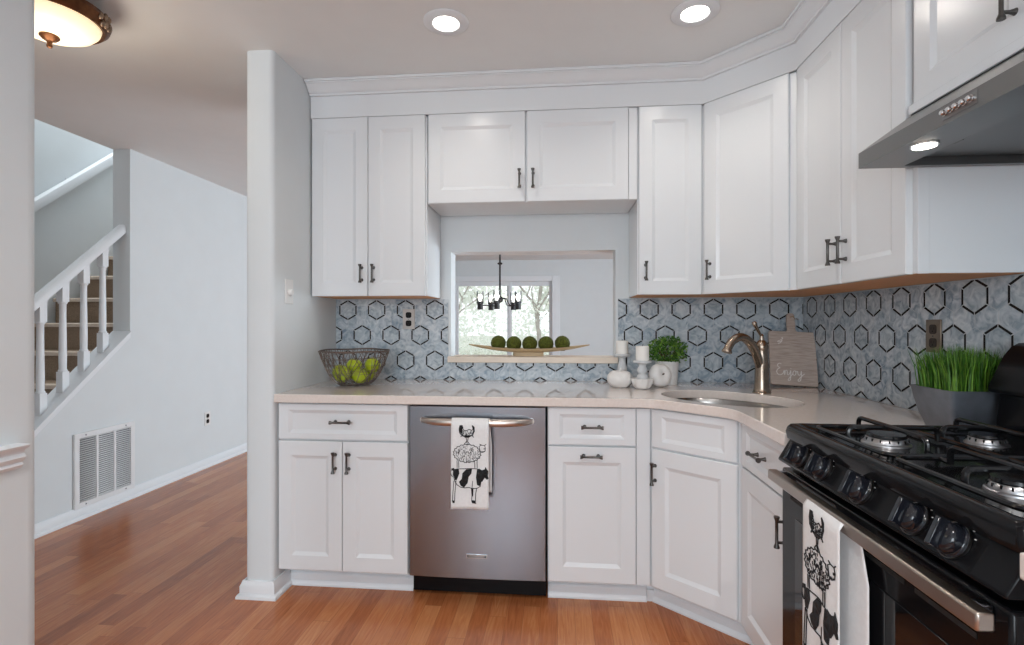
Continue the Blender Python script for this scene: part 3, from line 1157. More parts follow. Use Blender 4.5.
def animal_print():
    """stacked rooster, sheep and cow; coordinates in towel widths, x across, y down"""
    rr = random.Random(11)
    polys = []

    def T(p):
        return ((p[0] - 82) / 223.0, (p[1] - 52) / 223.0)

    def line(pts, w=5):
        polys.extend(ribbon([T(p) for p in pts], 0.72 * w / 223.0))

    def blob(pts):
        q = [T(p) for p in pts]
        for t in tessellate_polygon([[Vector((a, b, 0)) for a, b in q]]):
            polys.append([q[i] for i in t])

    def closed(pts, w=5):
        line(pts + [pts[0]], w)
    # rooster
    closed([(135, 62), (130, 85), (133, 108), (148, 124), (170, 132), (195, 128), (212, 115), (221, 95), (218, 70), (208, 60), (212, 82), (205, 92), (190, 84), (176, 92), (160, 92), (150, 78), (150, 62)], 5)
    blob([(132, 66), (150, 62), (156, 76), (148, 88), (150, 100), (140, 112), (131, 95)])
    blob([(205, 62), (222, 72), (222, 98), (212, 116), (206, 112), (214, 92)])
    for k in range(60):
        x, y = rr.uniform(140, 212), rr.uniform(90, 126)
        line([(x, y), (x + rr.uniform(-7, 7), y + rr.uniform(4, 9))], 3.2)
    blob([(150, 122), (205, 120), (190, 134), (166, 136)])
    line([(172, 132), (174, 158), (160, 172)], 5)
    line([(184, 132), (180, 158), (190, 172)], 5)
    line([(174, 158), (180, 176)], 4)
    # sheep
    pts = []
    for k in range(40):
        a = 2 * pi * k / 40
        q = 1 + 0.05 * (1 if k % 2 else -1)
        pts.append((178 + 80 * q * cos(a), 230 + 54 * q * sin(a)))
    closed(pts, 5)
    for k in range(150):
        a, q = rr.uniform(0, 2 * pi), sqrt(rr.random())
        x, y = 178 + 74 * q * cos(a), 230 + 48 * q * sin(a)
        b = rr.uniform(-0.6, 0.6) + pi / 2
        L = rr.uniform(6, 13)
        line([(x, y), (x + L * cos(b) * 0.6, y + L * sin(b))], 2.6)
    closed([(248, 186), (262, 178), (280, 180), (287, 196), (284, 214), (270, 222), (256, 216)], 4)
    line([(280, 180), (290, 172)], 5)
    line([(262, 178), (252, 172)], 5)
    blob([(276, 196), (282, 196), (282, 203), (276, 203)])
    line([(264, 214), (272, 218), (282, 212)], 4)
    for x in (118, 128, 222, 236):
        line([(x, 276), (x + 1, 318)], 4.5)
    # cow
    closed([(98, 330), (120, 324), (180, 322), (235, 322), (270, 330), (262, 385), (256, 425), (235, 440), (205, 442), (190, 436), (165, 438), (140, 434), (118, 420), (104, 395), (96, 360)], 5)
    blob([(100, 330), (128, 325), (132, 352), (116, 392), (106, 390), (98, 358)])
    blob([(150, 350), (172, 326), (206, 324), (202, 352), (186, 372), (180, 408), (160, 436), (140, 424), (130, 402), (146, 384)])
    blob([(236, 326), (262, 330), (264, 392), (252, 424), (236, 418), (230, 372)])
    blob([(262, 330), (282, 322), (286, 308), (294, 322), (303, 334), (300, 362), (306, 378), (294, 384), (282, 372), (268, 396), (258, 398)])
    line([(262, 330), (250, 322), (240, 326)], 6)
    line([(98, 334), (86, 330), (80, 344), (84, 360), (92, 372)], 6)
    blob([(84, 322), (100, 318), (104, 328), (90, 334)])
    for x, w in ((92, 5), (104, 5), (204, 5), (226, 5)):
        line([(x + 8, 396 if x < 150 else 438), (x + 2, 470), (x, 520)], w)
    blob([(88, 514), (104, 516), (104, 530), (92, 528)])
    blob([(202, 512), (222, 514), (232, 532), (206, 530)])
    blob([(200, 440), (214, 442), (212, 490), (204, 486)])
    line([(210, 396), (206, 438)], 4)
    return polys


PRINT = animal_print()


def towel(label, loc, rz, W, Lf, Lb, bar_r, seed, pscale, poff, shift=0.0):
    """hangs over a bar along local x at the origin; front towards local -y"""
    rr = random.Random(seed)
    ph = [rr.uniform(0, 6) for _ in range(4)]
    r0 = bar_r + 0.0035

    def F(s, t, off=0.0):
        """s across in metres (-W/2..W/2), t along from the bottom front hem"""
        def ripple(s, d, k):
            g = min(1.0, d / 0.25)
            return g * (0.0035 * sin(s / W * 7 + ph[k]) + 0.0018 * sin(s / W * 15 + ph[k + 1]))
        arcL = pi * r0
        if t <= Lf:
            d = Lf - t
            return (s, -(r0 + off) + min(0.0, ripple(s, d, 0) - 0.003), -d)
        if t <= Lf + arcL:
            a = (t - Lf) / r0
            return (s, -(r0 + off) * cos(a), (r0 + off) * sin(a))
        d = t - Lf - arcL
        return (s + shift * min(1, d / 0.1), (r0 + off) - 0.002 * min(1.0, d / 0.2) * (1 + sin(s / W * 8 + ph[2])), -d)
    mb = MB()
    nx, nt = 16, 48
    tot = Lf + pi * r0 + Lb
    v = [F(-W / 2 + W * i / nx, tot * j / nt) for j in range(nt + 1) for i in range(nx + 1)]
    f = [(j * (nx + 1) + i, j * (nx + 1) + i + 1, (j + 1) * (nx + 1) + i + 1, (j + 1) * (nx + 1) + i) for j in range(nt) for i in range(nx)]
    mb.add(v, f, 0)
    for p in PRINT:
        q = [F(-W / 2 + min(max(a, 0.0), 1.0) * W, Lf - (poff + b * pscale), 0.0022) for a, b in p]
        mb.add(q, [tuple(range(len(q)))], 1)
    o = mb.build('dish_towel', [CLOTH, INK], loc=loc, rz=rz, recalc=False)
    md = o.modifiers.new('thick', 'SOLIDIFY')
    md.thickness, md.offset = 0.0014, 0.0
    return tag(o, label, 'towel', 'farm-animal dish towels')


towel('white dish towel with farm-animal print hanging on the dishwasher handle', ((dwx0 + dwx1) / 2 - 0.016, -0.694, 0.808), 0, 0.161, 0.360, 0.30, 0.0165, 4, 0.156, 0.0, shift=0.008)

# ------------------------------------------------------------ range
RY0, RY1 = -1.312, -2.060
RW = RY0 - RY1
rg = thing('gas_range', 'black slide-in gas range with steel oven handle along the side wall', 'range', (XR, RY0, 0), -pi / 2)
# local: x 0..RW along the front (towards the camera), y = -(XR - X): front at negative y
Fy = lambda X: X - XR          # world X -> local y
bx = MB()
bx.box(0.0, RW, Fy(0.690), -0.01, 0.06, 0.905)
bx.build('body', BLACKSATIN, rg, bevel=0.003)
MB().box(0.01, RW - 0.01, Fy(0.74), -0.05, 0.0, 0.06).build('base', BLACKSATIN, rg)
# cooktop with raised rounded rim
ck = MB()
yf0, yb0 = Fy(0.652), Fy(1.20)


def rrect(x0, x1, y0, y1, r, n=5):
    pts = []
    for cx, cy, a0 in ((x1 - r, y1 - r, 0), (x0 + r, y1 - r, pi / 2), (x0 + r, y0 + r, pi), (x1 - r, y0 + r, 1.5 * pi)):
        for k in range(n + 1):
            a = a0 + pi / 2 * k / n
            pts.append((cx + r * cos(a), cy + r * sin(a)))
    return pts


prof = [(0.0, 0.906, 0.014), (-0.003, 0.925, 0.014), (0.0, 0.938, 0.014), (0.006, 0.9465, 0.012), (0.016, 0.949, 0.012), (0.026, 0.947, 0.012), (0.034, 0.940, 0.02), (0.05, 0.936, 0.02)]
loops = [[(x, y, z) for x, y in rrect(ins, RW - ins, yf0 + ins, yb0 - ins * 0.4, rad + ins * 0.3)] for ins, z, rad in prof]
v = [p for l in loops for p in l]
nl = len(loops[0])
f = []
for i in range(len(loops) - 1):
    for k in range(nl):
        f.append((i * nl + k, i * nl + (k + 1) % nl, (i + 1) * nl + (k + 1) % nl, (i + 1) * nl + k))
f.append(tuple((len(loops) - 1) * nl + k for k in range(nl)))
f.append(tuple(range(nl - 1, -1, -1)))
ck.add(v, f)
ck.build('cooktop', BLACK, rg, sharp=50)
# slanted knob panel
kp = MB()
kp.prism([(Fy(0.664), 0.904), (Fy(0.690), 0.904), (Fy(0.690), 0.840), (Fy(0.632), 0.840), (Fy(0.630), 0.846)], 0.002, RW - 0.002, axis='x')
kpo = kp.build('knob_panel', BLACKSATIN, rg, bevel=0.003)
kn_dir = Vector((0, -0.888, 0.46)).normalized()
for i, y in enumerate((-1.418, -1.530, -1.688, -1.850, -1.942)):
    lx = RY0 - y
    big = 1.0 if i != 2 else 1.06
    c = Vector((lx, Fy(0.6475), 0.876))
    rot = Vector((0, 0, 1)).rotation_difference(kn_dir).to_matrix().to_4x4()
    M = Matrix.Translation(c) @ rot
    kb = MB()
    kb.lathe([(0.030, -0.002), (0.030, 0.004), (0.0255, 0.006), (0.0245, 0.018), (0.022, 0.024), (0.018, 0.027), (0.0, 0.028)], 28, M=M @ Matrix.Scale(big, 4))
    kb.box(-0.0055, 0.0055, -0.0245, 0.0245, 0.01, 0.040, M=M @ Matrix.Rotation(0.1, 4, 'Z') @ Matrix.Scale(big, 4))
    k_ = kb.build('knob', KNOB, rg, bevel=0.002)
    tb = MB()
    tb.lathe([(0.0312, 0.0005), (0.0312, 0.0045), (0.0298, 0.0045), (0.0298, 0.0005)], 28, M=M @ Matrix.Scale(big, 4))
    tb.build('knob_ring', PEWTER, k_)
    for a in (0.5, 0.9, 1.3, 2.1):
        lg = MB()
        lg.box(0.036 * cos(a) - 0.0018, 0.036 * cos(a) + 0.0018, 0.036 * sin(a) - 0.0007, 0.036 * sin(a) + 0.0007, 0.0003, 0.0009, M=M)
        lg.build('dial_mark', PLASTIC, kpo, smooth=False)
# oven door
od = MB()
od.box(0.004, RW - 0.004, Fy(0.640), Fy(0.689), 0.185, 0.822)
odo = od.build('oven_door', BLACK, rg, bevel=0.006)
MB().box(0.09, RW - 0.09, Fy(0.6375), Fy(0.6397), 0.27, 0.705).build('oven_window', BLACKGLASS, odo, bevel=0.001)
vs = MB()
for r_ in range(3):
    for s_ in range(4):
        x0 = 0.06 + s_ * 0.163
        vs.box(x0, x0 + 0.135, Fy(0.6390), Fy(0.6398), 0.748 + r_ * 0.018, 0.757 + r_ * 0.018)
vs.build('vent_slots', DARKHOLE, odo)
oh = MB()
oh.box(0.026, RW - 0.002, Fy(0.592), Fy(0.618), 0.793, 0.821)
ho = oh.build('oven_handle', mat('oven_handle_steel', (0.40, 0.35, 0.31, 1), rough=0.3, metal=1.0, noise=0.03, nscale=30, stretch=(60, 1, 60)), odo, bevel=0.004)
for x in (0.030, RW - 0.050):
    MB().box(x, x + 0.018, Fy(0.6182), Fy(0.6398), 0.792, 0.818).build('handle_bracket', STEEL, odo, bevel=0.003)
dr = MB().box(0.004, RW - 0.004, Fy(0.645), Fy(0.689), 0.070, 0.178).build('storage_drawer', BLACK, rg, bevel=0.005)
# backguard
bgp = [(Fy(1.200), 0.936), (Fy(1.212), 1.040), (Fy(1.186), 1.043), (Fy(1.180), 1.052), (Fy(1.184), 1.066), (Fy(1.202), 1.105), (Fy(1.222), 1.145), (Fy(1.240), 1.168), (Fy(1.258), 1.178), (Fy(1.280), 1.180), (Fy(1.298), 1.175), (Fy(1.298), 0.906), (Fy(1.200), 0.906)]
MB().prism(bgp, 0.010, RW - 0.010, axis='x').build('backguard', BLACKSATIN, rg, bevel=0.003)
# burners and grates
burn = [(RY0 + 1.508, 0.805, 0.050), (RY0 + 1.490, 1.048, 0.042), (RY0 + 1.869, 0.800, 0.042), (RY0 + 1.869, 1.048, 0.050)]
for lx, X, rad in burn:
    b_ = MB().lathe([(rad * 1.04, 0.0), (rad * 1.02, 0.003), (rad * 0.94, 0.005), (rad * 0.9, 0.012), (rad * 0.82, 0.016), (0.0, 0.016)], 32, (lx, Fy(X), 0.936)).build('burner_base', ALU, rg)
    cm = MB().lathe([(rad * 0.80, 0.0165), (rad * 0.84, 0.019), (rad * 0.80, 0.025), (0.0, 0.0255)], 32, (lx, Fy(X), 0.936))
    for k in range(16):
        a = 2 * pi * k / 16
        cm.box(-0.0015, 0.0015, rad * 0.86, rad * 0.93, 0.009, 0.0155, M=Matrix.Translation((lx, Fy(X), 0.936)) @ Matrix.Rotation(a, 4, 'Z'))
    cm.build('burner_cap', IRON, b_)
for g in range(2):
    x0 = 0.052 + g * 0.326
    x1 = x0 + 0.315
    y0, y1 = Fy(0.705), Fy(1.165)
    gm = MB()
    rr_ = 0.0058
    gm.tube([(x, y, 0.9485) for x, y in rrect(x0, x1, y0, y1, 0.03)], rr_, n=8, closed=True)
    for ym in ((y0 + y1) / 2,):
        gm.tube([(x0, ym, 0.9485), (x1, ym, 0.9485)], rr_, n=8)
    for lx, X, rad in burn[g * 2:g * 2 + 2]:
        c = Vector((lx, Fy(X), 0.0))
        yl, yh = (y0, (y0 + y1) / 2) if X < 0.9 else ((y0 + y1) / 2, y1)
        zt = 0.980
        for (e0, e1, dz) in ((Vector((x0 + 0.03, c.y, 0)), Vector((x1 - 0.03, c.y, 0)), 0.0), (Vector((c.x, yl + 0.012, 0)), Vector((c.x, yh - 0.012, 0)), -0.004)):
            d = (e1 - e0).normalized()
            arch = []
            for e, sg in ((e0, 1), (e1, -1)):
                half = [e + Vector((0, 0, 0.9445)), e + Vector((0, 0, zt + dz - 0.014))]
                half += [e + d * sg * 0.014 * (1 - cos(a)) + Vector((0, 0, zt + dz - 0.014 + 0.014 * sin(a))) for a in (pi / 8, pi / 4, 3 * pi / 8, pi / 2)]
                arch += half if sg == 1 else half[::-1]
            gm.tube([tuple(q) for q in arch], rr_, n=8)
            for e in (e0, e1):
                out = Vector((x0 if e.x < c.x - 0.02 else x1, c.y, 0)) if abs(e.y - c.y) < 1e-6 else Vector((c.x, y0 if e.y < (y0 + y1) / 2 - 0.1 else (y1 if e.y > (y0 + y1) / 2 + 0.1 else (y0 + y1) / 2), 0))
                gm.tube([tuple(e + Vector((0, 0, 0.9475))), tuple(out + Vector((0, 0, 0.9475)))], rr_ * 0.9, n=8)
    for (ex, ey) in ((x0 + 0.012, y0 + 0.012), (x1 - 0.012, y0 + 0.012), (x0 + 0.012, y1 - 0.012), (x1 - 0.012, y1 - 0.012)):
        gm.tube([(ex, ey, 0.9365), (ex, ey, 0.9485)], 0.006, n=8)
    gm.build('grate', IRON, rg)

towel('white dish towel with farm-animal print hanging on the oven handle', (0.605, -1.644, 0.8035), -pi / 2, 0.157, 0.46, 0.44, 0.0145, 9, 0.160, -0.004, shift=0.032)

# ------------------------------------------------------------ range hood
hd = thing('range_hood', 'stainless steel under-cabinet range hood with push buttons above the range', 'range hood', (XR, RY0 - 0.008, 0), -pi / 2)
HWD = 0.742
xf = 0.846
hs = MB()
hs.prism([(Fy(xf), 1.668), (Fy(xf), 1.711), (Fy(0.985), 1.812), (Fy(0.985), 1.836), (-0.001, 1.836), (-0.001, 1.668), (-0.035, 1.668), (-0.035, 1.735), (Fy(0.955), 1.735), (Fy(0.955), 1.668)], 0.018, HWD - 0.018, axis='x')
for a, b_ in ((0.0, 0.018), (HWD - 0.018, HWD)):
    hs.prism([(Fy(xf), 1.668), (Fy(xf), 1.711), (Fy(0.985), 1.812), (Fy(0.985), 1.836), (-0.001, 1.836), (-0.001, 1.668)], a, b_, axis='x')
hso = hs.build('hood_shell', HOODSTEEL, hd, smooth=False)
ft = MB()
ft.box(0.022, HWD - 0.022, Fy(0.960), -0.038, 1.690, 1.696)
fo = ft.build('filter_panel', HOODSTEEL2, hd, bevel=0.001)
lt = MB()
lt.box(0.11, 0.20, Fy(0.985), Fy(0.990), 1.6835, 1.6895)
lt.box(0.135, 0.165, Fy(0.975), Fy(1.000), 1.686, 1.6895)
lt.build('filter_latch', PEWTER, fo)
lens = MB()
lens.lathe([(0.0, -0.0005), (0.025, 0.0), (0.025, 0.004), (0.0, 0.004)], 28, (0.190, Fy(0.892), 1.6625))
lens.build('lamp_lens', HOODLENS, hd)
MB().lathe([(0.029, 0.0), (0.030, 0.003), (0.0255, 0.003), (0.0255, 0.0)], 28, (0.190, Fy(0.892), 1.6645)).build('lamp_bezel', CHROME, hd)
bt = MB()
bt.box(0.314, 0.409, Fy(xf) - 0.0015, Fy(xf) - 0.0002, 1.678, 1.705)
bp_ = bt.build('button_plate', HOODSTEEL2, hd)
for k in range(5):
    c = Vector((0.326 + 0.0178 * k, Fy(xf) - 0.0015, 1.692))
    MB().lathe([(0.0075, 0.0), (0.0075, 0.004), (0.006, 0.005), (0.006, 0.010), (0.0045, 0.012), (0, 0.012)], 16, M=Matrix.Translation(c) @ Matrix.Rotation(pi / 2, 4, 'X')).build('button', CHROME, bp_)
spot('hood_lamp', (0.905, RY0 - 0.228, 1.655), 0.15, (1, 0.87, 0.70), radians(140))

# ------------------------------------------------------------ ceiling lights


def downlight(label, x, y):
    t = thing('recessed_light', label, 'ceiling light', (x, y, ZC), 0, 'recessed ceiling lights')
    MB().lathe([(0.092, -0.001), (0.092, -0.004), (0.088, -0.007), (0.055, -0.009), (0.052, -0.004)], 40).build('trim_ring', TRIM, t)
    MB().lathe([(0.0515, -0.003), (0.050, -0.0065), (0.03, -0.0075), (0.0, -0.008)], 32).build('lens', FROST, t)
    return t


downlight('recessed ceiling light nearer the partition, over the dishwasher', -0.453, -0.795)
downlight('recessed ceiling light over the corner sink by the crown moulding', 0.541, -0.773)
spot('downlight_lamp', (-0.453, -0.795, ZC - 0.012), 11, (1, 0.92, 0.83), radians(150), 0.8)
spot('downlight_lamp', (-0.45, -2.75, ZC - 0.012), 37, (1, 0.965, 0.93), radians(150), 0.8)  # unseen lamp added overhead for more light, no fixture built
spot('downlight_lamp', (0.54, -2.75, ZC - 0.012), 37, (1, 0.965, 0.93), radians(150), 0.8)  # second added lamp out of view, likewise without a fixture
spot('downlight_lamp', (0.541, -0.773, ZC - 0.012), 11, (1, 0.92, 0.83), radians(150), 0.8)

fm = thing('flush_ceiling_light', 'bronze-rimmed alabaster glass ceiling light in the hall', 'ceiling light', (-1.885, -1.105, ZC))
fm.scale = (0.86, 0.86, 1.32)
MB().lathe([(0.07, -0.0005), (0.075, -0.02), (0.17, -0.03), (0.205, -0.040), (0.214, -0.054), (0.207, -0.068), (0.19, -0.079), (0.18, -0.077), (0.18, -0.05), (0.06, -0.03)], 48).build('rim', FIXBRONZE, fm)
for k in range(3):
    cv = MB()
    a0 = 2 * pi * k / 3 + 0.35
    for q in range(9):
        a = a0 + (q - 4) * 0.05
        rr_ = 0.208 + 0.004 * cos(q * 2)
        cv.ball((rr_ * cos(a), rr_ * sin(a), -0.06 + 0.012 * sin(q * 2.4)), (0.010, 0.010, 0.013 - abs(q - 4) * 0.0012), 10, 6)
    cv.build('carved_ornament', FIXSILVER, fm)
MB().lathe([(0.178, -0.072), (0.172, -0.084), (0.152, -0.098), (0.12, -0.109), (0.08, -0.117), (0.04, -0.120), (0.0, -0.121)], 48).build('glass_bowl', ALABASTER, fm)
MB().lathe([(0.0, -0.1195), (0.034, -0.1195), (0.036, -0.124), (0.026, -0.131), (0.012, -0.136), (0.008, -0.142), (0.011, -0.148), (0.009, -0.153), (0.0, -0.156)], 24).build('finial', FIXBRONZE, fm)
pl_ = bpy.data.lights.new('hall_fixture_lamp', 'POINT')
pl_.energy, pl_.color, pl_.shadow_soft_size = 3.5, (1, 0.88, 0.72), 0.12
po = bpy.data.objects.new('hall_fixture_lamp', pl_)
po.location = (-1.885, -1.105, ZC - 0.32)
COL.objects.link(po)

# ------------------------------------------------------------ stairs, railing, handrail, vent
st = thing('staircase', 'carpeted brown staircase rising behind the hall railing', 'stairs', (-3.59, -0.535, 0))
for i in range(-5, 8):
    yn, zn = 0.665 + 0.24 * i + 0.535, 1.235 + 0.2 * i
    sb_ = MB()
    sb_.prism([(yn + 0.02, max(0, zn - 0.2)), (yn + 0.02, zn - 0.028), (yn, zn - 0.022), (yn - 0.002, zn - 0.008), (yn + 0.006, zn), (yn + 0.28, zn), (yn + 0.28, max(0, zn - 0.2))], -0.455, 0.455, axis='x')
    so_ = sb_.build('step', CARPETT, st, sharp=60)
    no_ = MB().prism([(yn - 0.0035, zn - 0.030), (yn - 0.004, zn - 0.006), (yn + 0.004, zn + 0.0012), (yn + 0.03, zn + 0.0012), (yn + 0.03, zn + 0.0002), (yn + 0.006, zn + 0.0002), (yn - 0.0022, zn - 0.008), (yn - 0.001, zn - 0.030)], -0.452, 0.452, axis='x').build('nosing', CARPETN, so_)  # front-edge strip, paler than the step carpet
    no_['label'] = 'pale step nosing'

rail = thing('stair_railing', 'white wooden stair railing with turned balusters in the hall', 'railing', (XH - 0.065, 0, 0))


def hz(y):
    return 1.482 + 0.905 * y


hr = MB()
hprof = [(-0.036, -0.052), (0.036, -0.052), (0.036, -0.012), (0.030, 0.0), (0.018, 0.008), (-0.018, 0.008), (-0.030, 0.0), (-0.036, -0.012)]
ya, yb = -0.60, yo - 0.0005
v = [(x, ya, hz(ya) + z) for x, z in hprof] + [(x, yb, hz(yb) + z) for x, z in hprof]
n = len(hprof)
hr.add(v, [(i, (i + 1) % n, (i + 1) % n + n, i + n) for i in range(n)] + [tuple(range(n)), tuple(range(2 * n - 1, n - 1, -1))])
hr.build('handrail', TRIM, rail, bevel=0.002)
for y in (-0.215, -0.078, 0.060, 0.200, 0.338):
    bb = MB()
    z0 = capz(y - 0.02) + 0.016
    z1 = hz(y + 0.02) - 0.052
    q = 0.022
    zb0, zt0 = capz(y) + 0.13, hz(y) - 0.17
    bb.add([(-q, y - q, capz(y - q) + .0165), (q, y - q, capz(y - q) + .0165), (q, y + q, capz(y + q) + .0165), (-q, y + q, capz(y + q) + .0165)] +
           [(a, y + b, zb0) for a, b in ((-q, -q), (q, -q), (q, q), (-q, q))], [(0, 1, 5, 4), (1, 2, 6, 5), (2, 3, 7, 6), (3, 0, 4, 7), (0, 3, 2, 1), (4, 5, 6, 7)])
    bb.lathe([(0.023, zb0 - 0.001), (0.0245, zb0 + 0.006), (0.0195, zb0 + 0.016), (0.0205, zb0 + 0.1), (0.019, (zb0 + zt0) / 2), (0.0175, zt0 - 0.09), (0.018, zt0 - 0.016), (0.0245, zt0 - 0.006), (0.023, zt0 + 0.001)], 14, (0, y, 0))
    bb.add([(a, y + b, zt0) for a, b in ((-q, -q), (q, -q), (q, q), (-q, q))] +
           [(-q, y - q, hz(y - q) - .0525), (q, y - q, hz(y - q) - .0525), (q, y + q, hz(y + q) - .0525), (-q, y + q, hz(y + q) - .0525)], [(0, 1, 5, 4), (1, 2, 6, 5), (2, 3, 7, 6), (3, 0, 4, 7), (0, 3, 2, 1), (4, 5, 6, 7)])
    bb.build('baluster', TRIM, rail)

wr = thing('wall_handrail', 'white handrail on the stairwell wall above the stairs', 'handrail', (-4.02, 0, 0))


def wz(y):
    return 2.155 + 0.84 * (y - 0.73)


hr = MB()
wp = [(-0.03, -0.06), (0.026, -0.06), (0.032, -0.025), (0.024, 0.024), (0.0, 0.042), (-0.022, 0.024), (-0.03, -0.025)]
ya, yb = -0.4, 3.2
v = [(x, ya, wz(ya) + z) for x, z in wp] + [(x, yb, wz(yb) + z) for x, z in wp]
n = len(wp)
hr.add(v, [(i, (i + 1) % n, (i + 1) % n + n, i + n) for i in range(n)] + [tuple(range(n)), tuple(range(2 * n - 1, n - 1, -1))])
hr.build('rail', TRIM, wr, bevel=0.002)
for y in (0.2, 1.05):
    MB().box(-0.039, -0.0305, y - 0.03, y + 0.03, wz(y) - 0.035, wz(y) + 0.015).build('rail_bracket', TRIM, wr)

vt = thing('return_air_vent', 'large white three-panel return air vent low on the hall wall', 'vent', (XH, 0.288, 0.305))
vw, vh = 0.226, 0.236
fr = MB()
fr.box(0.0008, 0.014, -vw, vw, vh - 0.034, vh)
fr.box(0.0008, 0.014, -vw, vw, -vh, -vh + 0.034)
for a, b_ in ((-vw, -vw + 0.034), (vw - 0.034, vw)):
    fr.box(0.0008, 0.014, a, b_, -vh + 0.034, vh - 0.034)
for c in (-0.066, 0.066):
    fr.box(0.0008, 0.013, c - 0.008, c + 0.008, -vh + 0.034, vh - 0.034)
fr.build('frame', VENTW, vt, bevel=0.002)
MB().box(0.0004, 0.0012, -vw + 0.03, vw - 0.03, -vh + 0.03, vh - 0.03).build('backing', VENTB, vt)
lv = MB()
for k in range(30):
    z = -vh + 0.04 + k * (2 * vh - 0.08) / 29
    lv.add([(0.0026, -vw + 0.034, z + 0.0045), (0.0026, vw - 0.034, z + 0.0045), (0.0112, vw - 0.034, z - 0.0025), (0.0112, -vw + 0.034, z - 0.0025)], [(0, 1, 2, 3)])
lvo = lv.build('louvers', VENTW, vt, recalc=False)
md = lvo.modifiers.new('thick', 'SOLIDIFY')
md.thickness = 0.001
for y in (-0.15, 0.15):
    for z in (vh - 0.017, -vh + 0.017):
        MB().lathe([(0.005, 0), (0.005, 0.001), (0.003, 0.002), (0, 0.002)], 12, M=Matrix.Translation((0.0141, y, z)) @ Matrix.Rotation(pi / 2, 4, 'Y')).build('screw', STEEL, vt)


# ------------------------------------------------------------ outlets and switch
def outlet(label, loc, rz, plate, recept, hole, group='wall outlets', double=True):
    """front towards local -y"""
    t = thing('wall_outlet', label, 'outlet', loc, rz, group)
    MB().box(-0.035, 0.035, -0.0055, -0.0003, -0.057, 0.057).build('cover_plate', plate, t, bevel=0.002)
    for z in (-0.0235, 0.0235):
        rc = MB()
        rc.prism([(x, y + z) for x, y in rrect(-0.0165, 0.0165, -0.0165, 0.0165, 0.010)], -0.0072, -0.0056, axis='y')
        ro = rc.build('receptacle', recept, t)
        h = MB()
        h.box(-0.0075, -0.0055, -0.0076, -0.0073, z - 0.001, z + 0.008)
        h.box(0.0055, 0.0075, -0.0076, -0.0073, z - 0.001, z + 0.007)
        h.lathe([(0.0028, 0), (0.0028, 0.0003), (0, 0.0003)], 10, M=Matrix.Translation((0, -0.0073, z - 0.007)) @ Matrix.Rotation(pi / 2, 4, 'X'))
        h.build('socket_slots', hole, ro)
    MB().lathe([(0.0025, 0), (0.0025, 0.0006), (0, 0.0006)], 10, M=Matrix.Translation((0, -0.0056, 0)) @ Matrix.Rotation(pi / 2, 4, 'X')).build('screw', STEEL, t)
    return t


BLK = mat('black_receptacle', (0.010, 0.009, 0.009, 1), rough=0.6, spec=0.2)
PLT = mat('grey_cover_plate', rgb(196, 192, 188), rough=0.4)
outlet('outlet with grey plate and black sockets on the tiles beside the pass-through', (-0.843, -0.0088, 1.256), 0, PLT, BLK, DARKHOLE)
outlet('outlet with bronze plate on the side wall tiles above the grass planter', (XR - 0.0088, -0.955, 1.188), -pi / 2, BRONZEPLATE, BROWNPLUG, DARKHOLE)
outlet('outlet with white plate and dark sockets low on the hall wall', (XH, 1.277, 0.415), pi / 2, PLASTIC, BLK, DARKHOLE)
sw_ = thing('light_switch', 'white dimmer switch with round knob on the partition wall', 'switch', (XP, -0.528, 1.383), pi / 2)
MB().box(-0.035, 0.035, -0.0055, -0.0003, -0.058, 0.058).build('cover_plate', PLASTIC, sw_, bevel=0.002)
MB().lathe([(0.017, 0), (0.016, 0.012), (0.013, 0.015), (0, 0.015)], 24, M=Matrix.Translation((0, -0.0056, -0.004)) @ Matrix.Rotation(pi / 2, 4, 'X')).build('dimmer_knob', PLASTIC, sw_)

# ------------------------------------------------------------ wire bowl with apples
bo = thing('wire_bowl', 'round woven wire bowl of apples at the counter end by the partition', 'bowl', (-1.046, -0.290, 0.914))
BR, BH = 0.176, 0.175


def bowl_r(z):
    t = min(1, max(0, z / BH))
    return 0.066 + (BR - 0.066) * t ** 0.5


def bowl_pt(a, z):
    r = bowl_r(z)
    return (r * cos(a), r * sin(a), z + 0.003)


wbm = MB()
for k in range(70):
    a0 = 2 * pi * k / 70 + R.uniform(-0.03, 0.03)
    tw = R.choice((-1, 1)) * R.uniform(0.15, 1.3)
    pts = []
    for j in range(9):
        z = BH * (j / 8) ** 1.8
        pts.append(bowl_pt(a0 + tw * (1 - (j / 8) ** 0.8), z))
    wbm.tube(pts, 0.0016, n=4)
for k in range(9):
    z = BH * (0.06 + 0.11 * k) + R.uniform(-0.004, 0.004)
    tl, pa = R.uniform(0.004, 0.014), R.uniform(0, 6)
    wbm.tube([bowl_pt(a, min(BH, max(0.002, z + tl * sin(a + pa)))) for a in [2 * pi * q / 40 for q in range(40)]], 0.00115, n=4, closed=True)
for k in range(7):
    a = k * 0.9
    wbm.tube([(0.066 * cos(a), 0.066 * sin(a), 0.0025), (0, 0, 0.0022), (-0.066 * cos(a + .25), -0.066 * sin(a + .25), 0.0025)], 0.0012, n=4)
wbm.build('wire_mesh', WIRE, bo)
rm = MB()
for dz, dr_ in ((0, 0), (0.002, -0.003), (-0.003, 0.001)):
    rm.tube([((BR + dr_) * cos(a), (BR + dr_) * sin(a), BH + 0.003 + dz + 0.0015 * sin(5 * a)) for a in [2 * pi * q / 64 for q in range(64)]], 0.0018, n=5, closed=True)
rm.build('bowl_rim', WIRE, bo)

ap = thing('green_apple', 'x', 'apple', (0, 0, 0), 0, 'green apples in the wire bowl')


def apple_fn(d, th_, ph):
    dip = 0.30 * math.exp(-(th_ / 0.42) ** 2) + 0.14 * math.exp(-((pi - th_) / 0.35) ** 2)
    return (1.0 - dip) * (1 + 0.05 * cos(th_)) * (1 + 0.012 * cos(5 * ph))


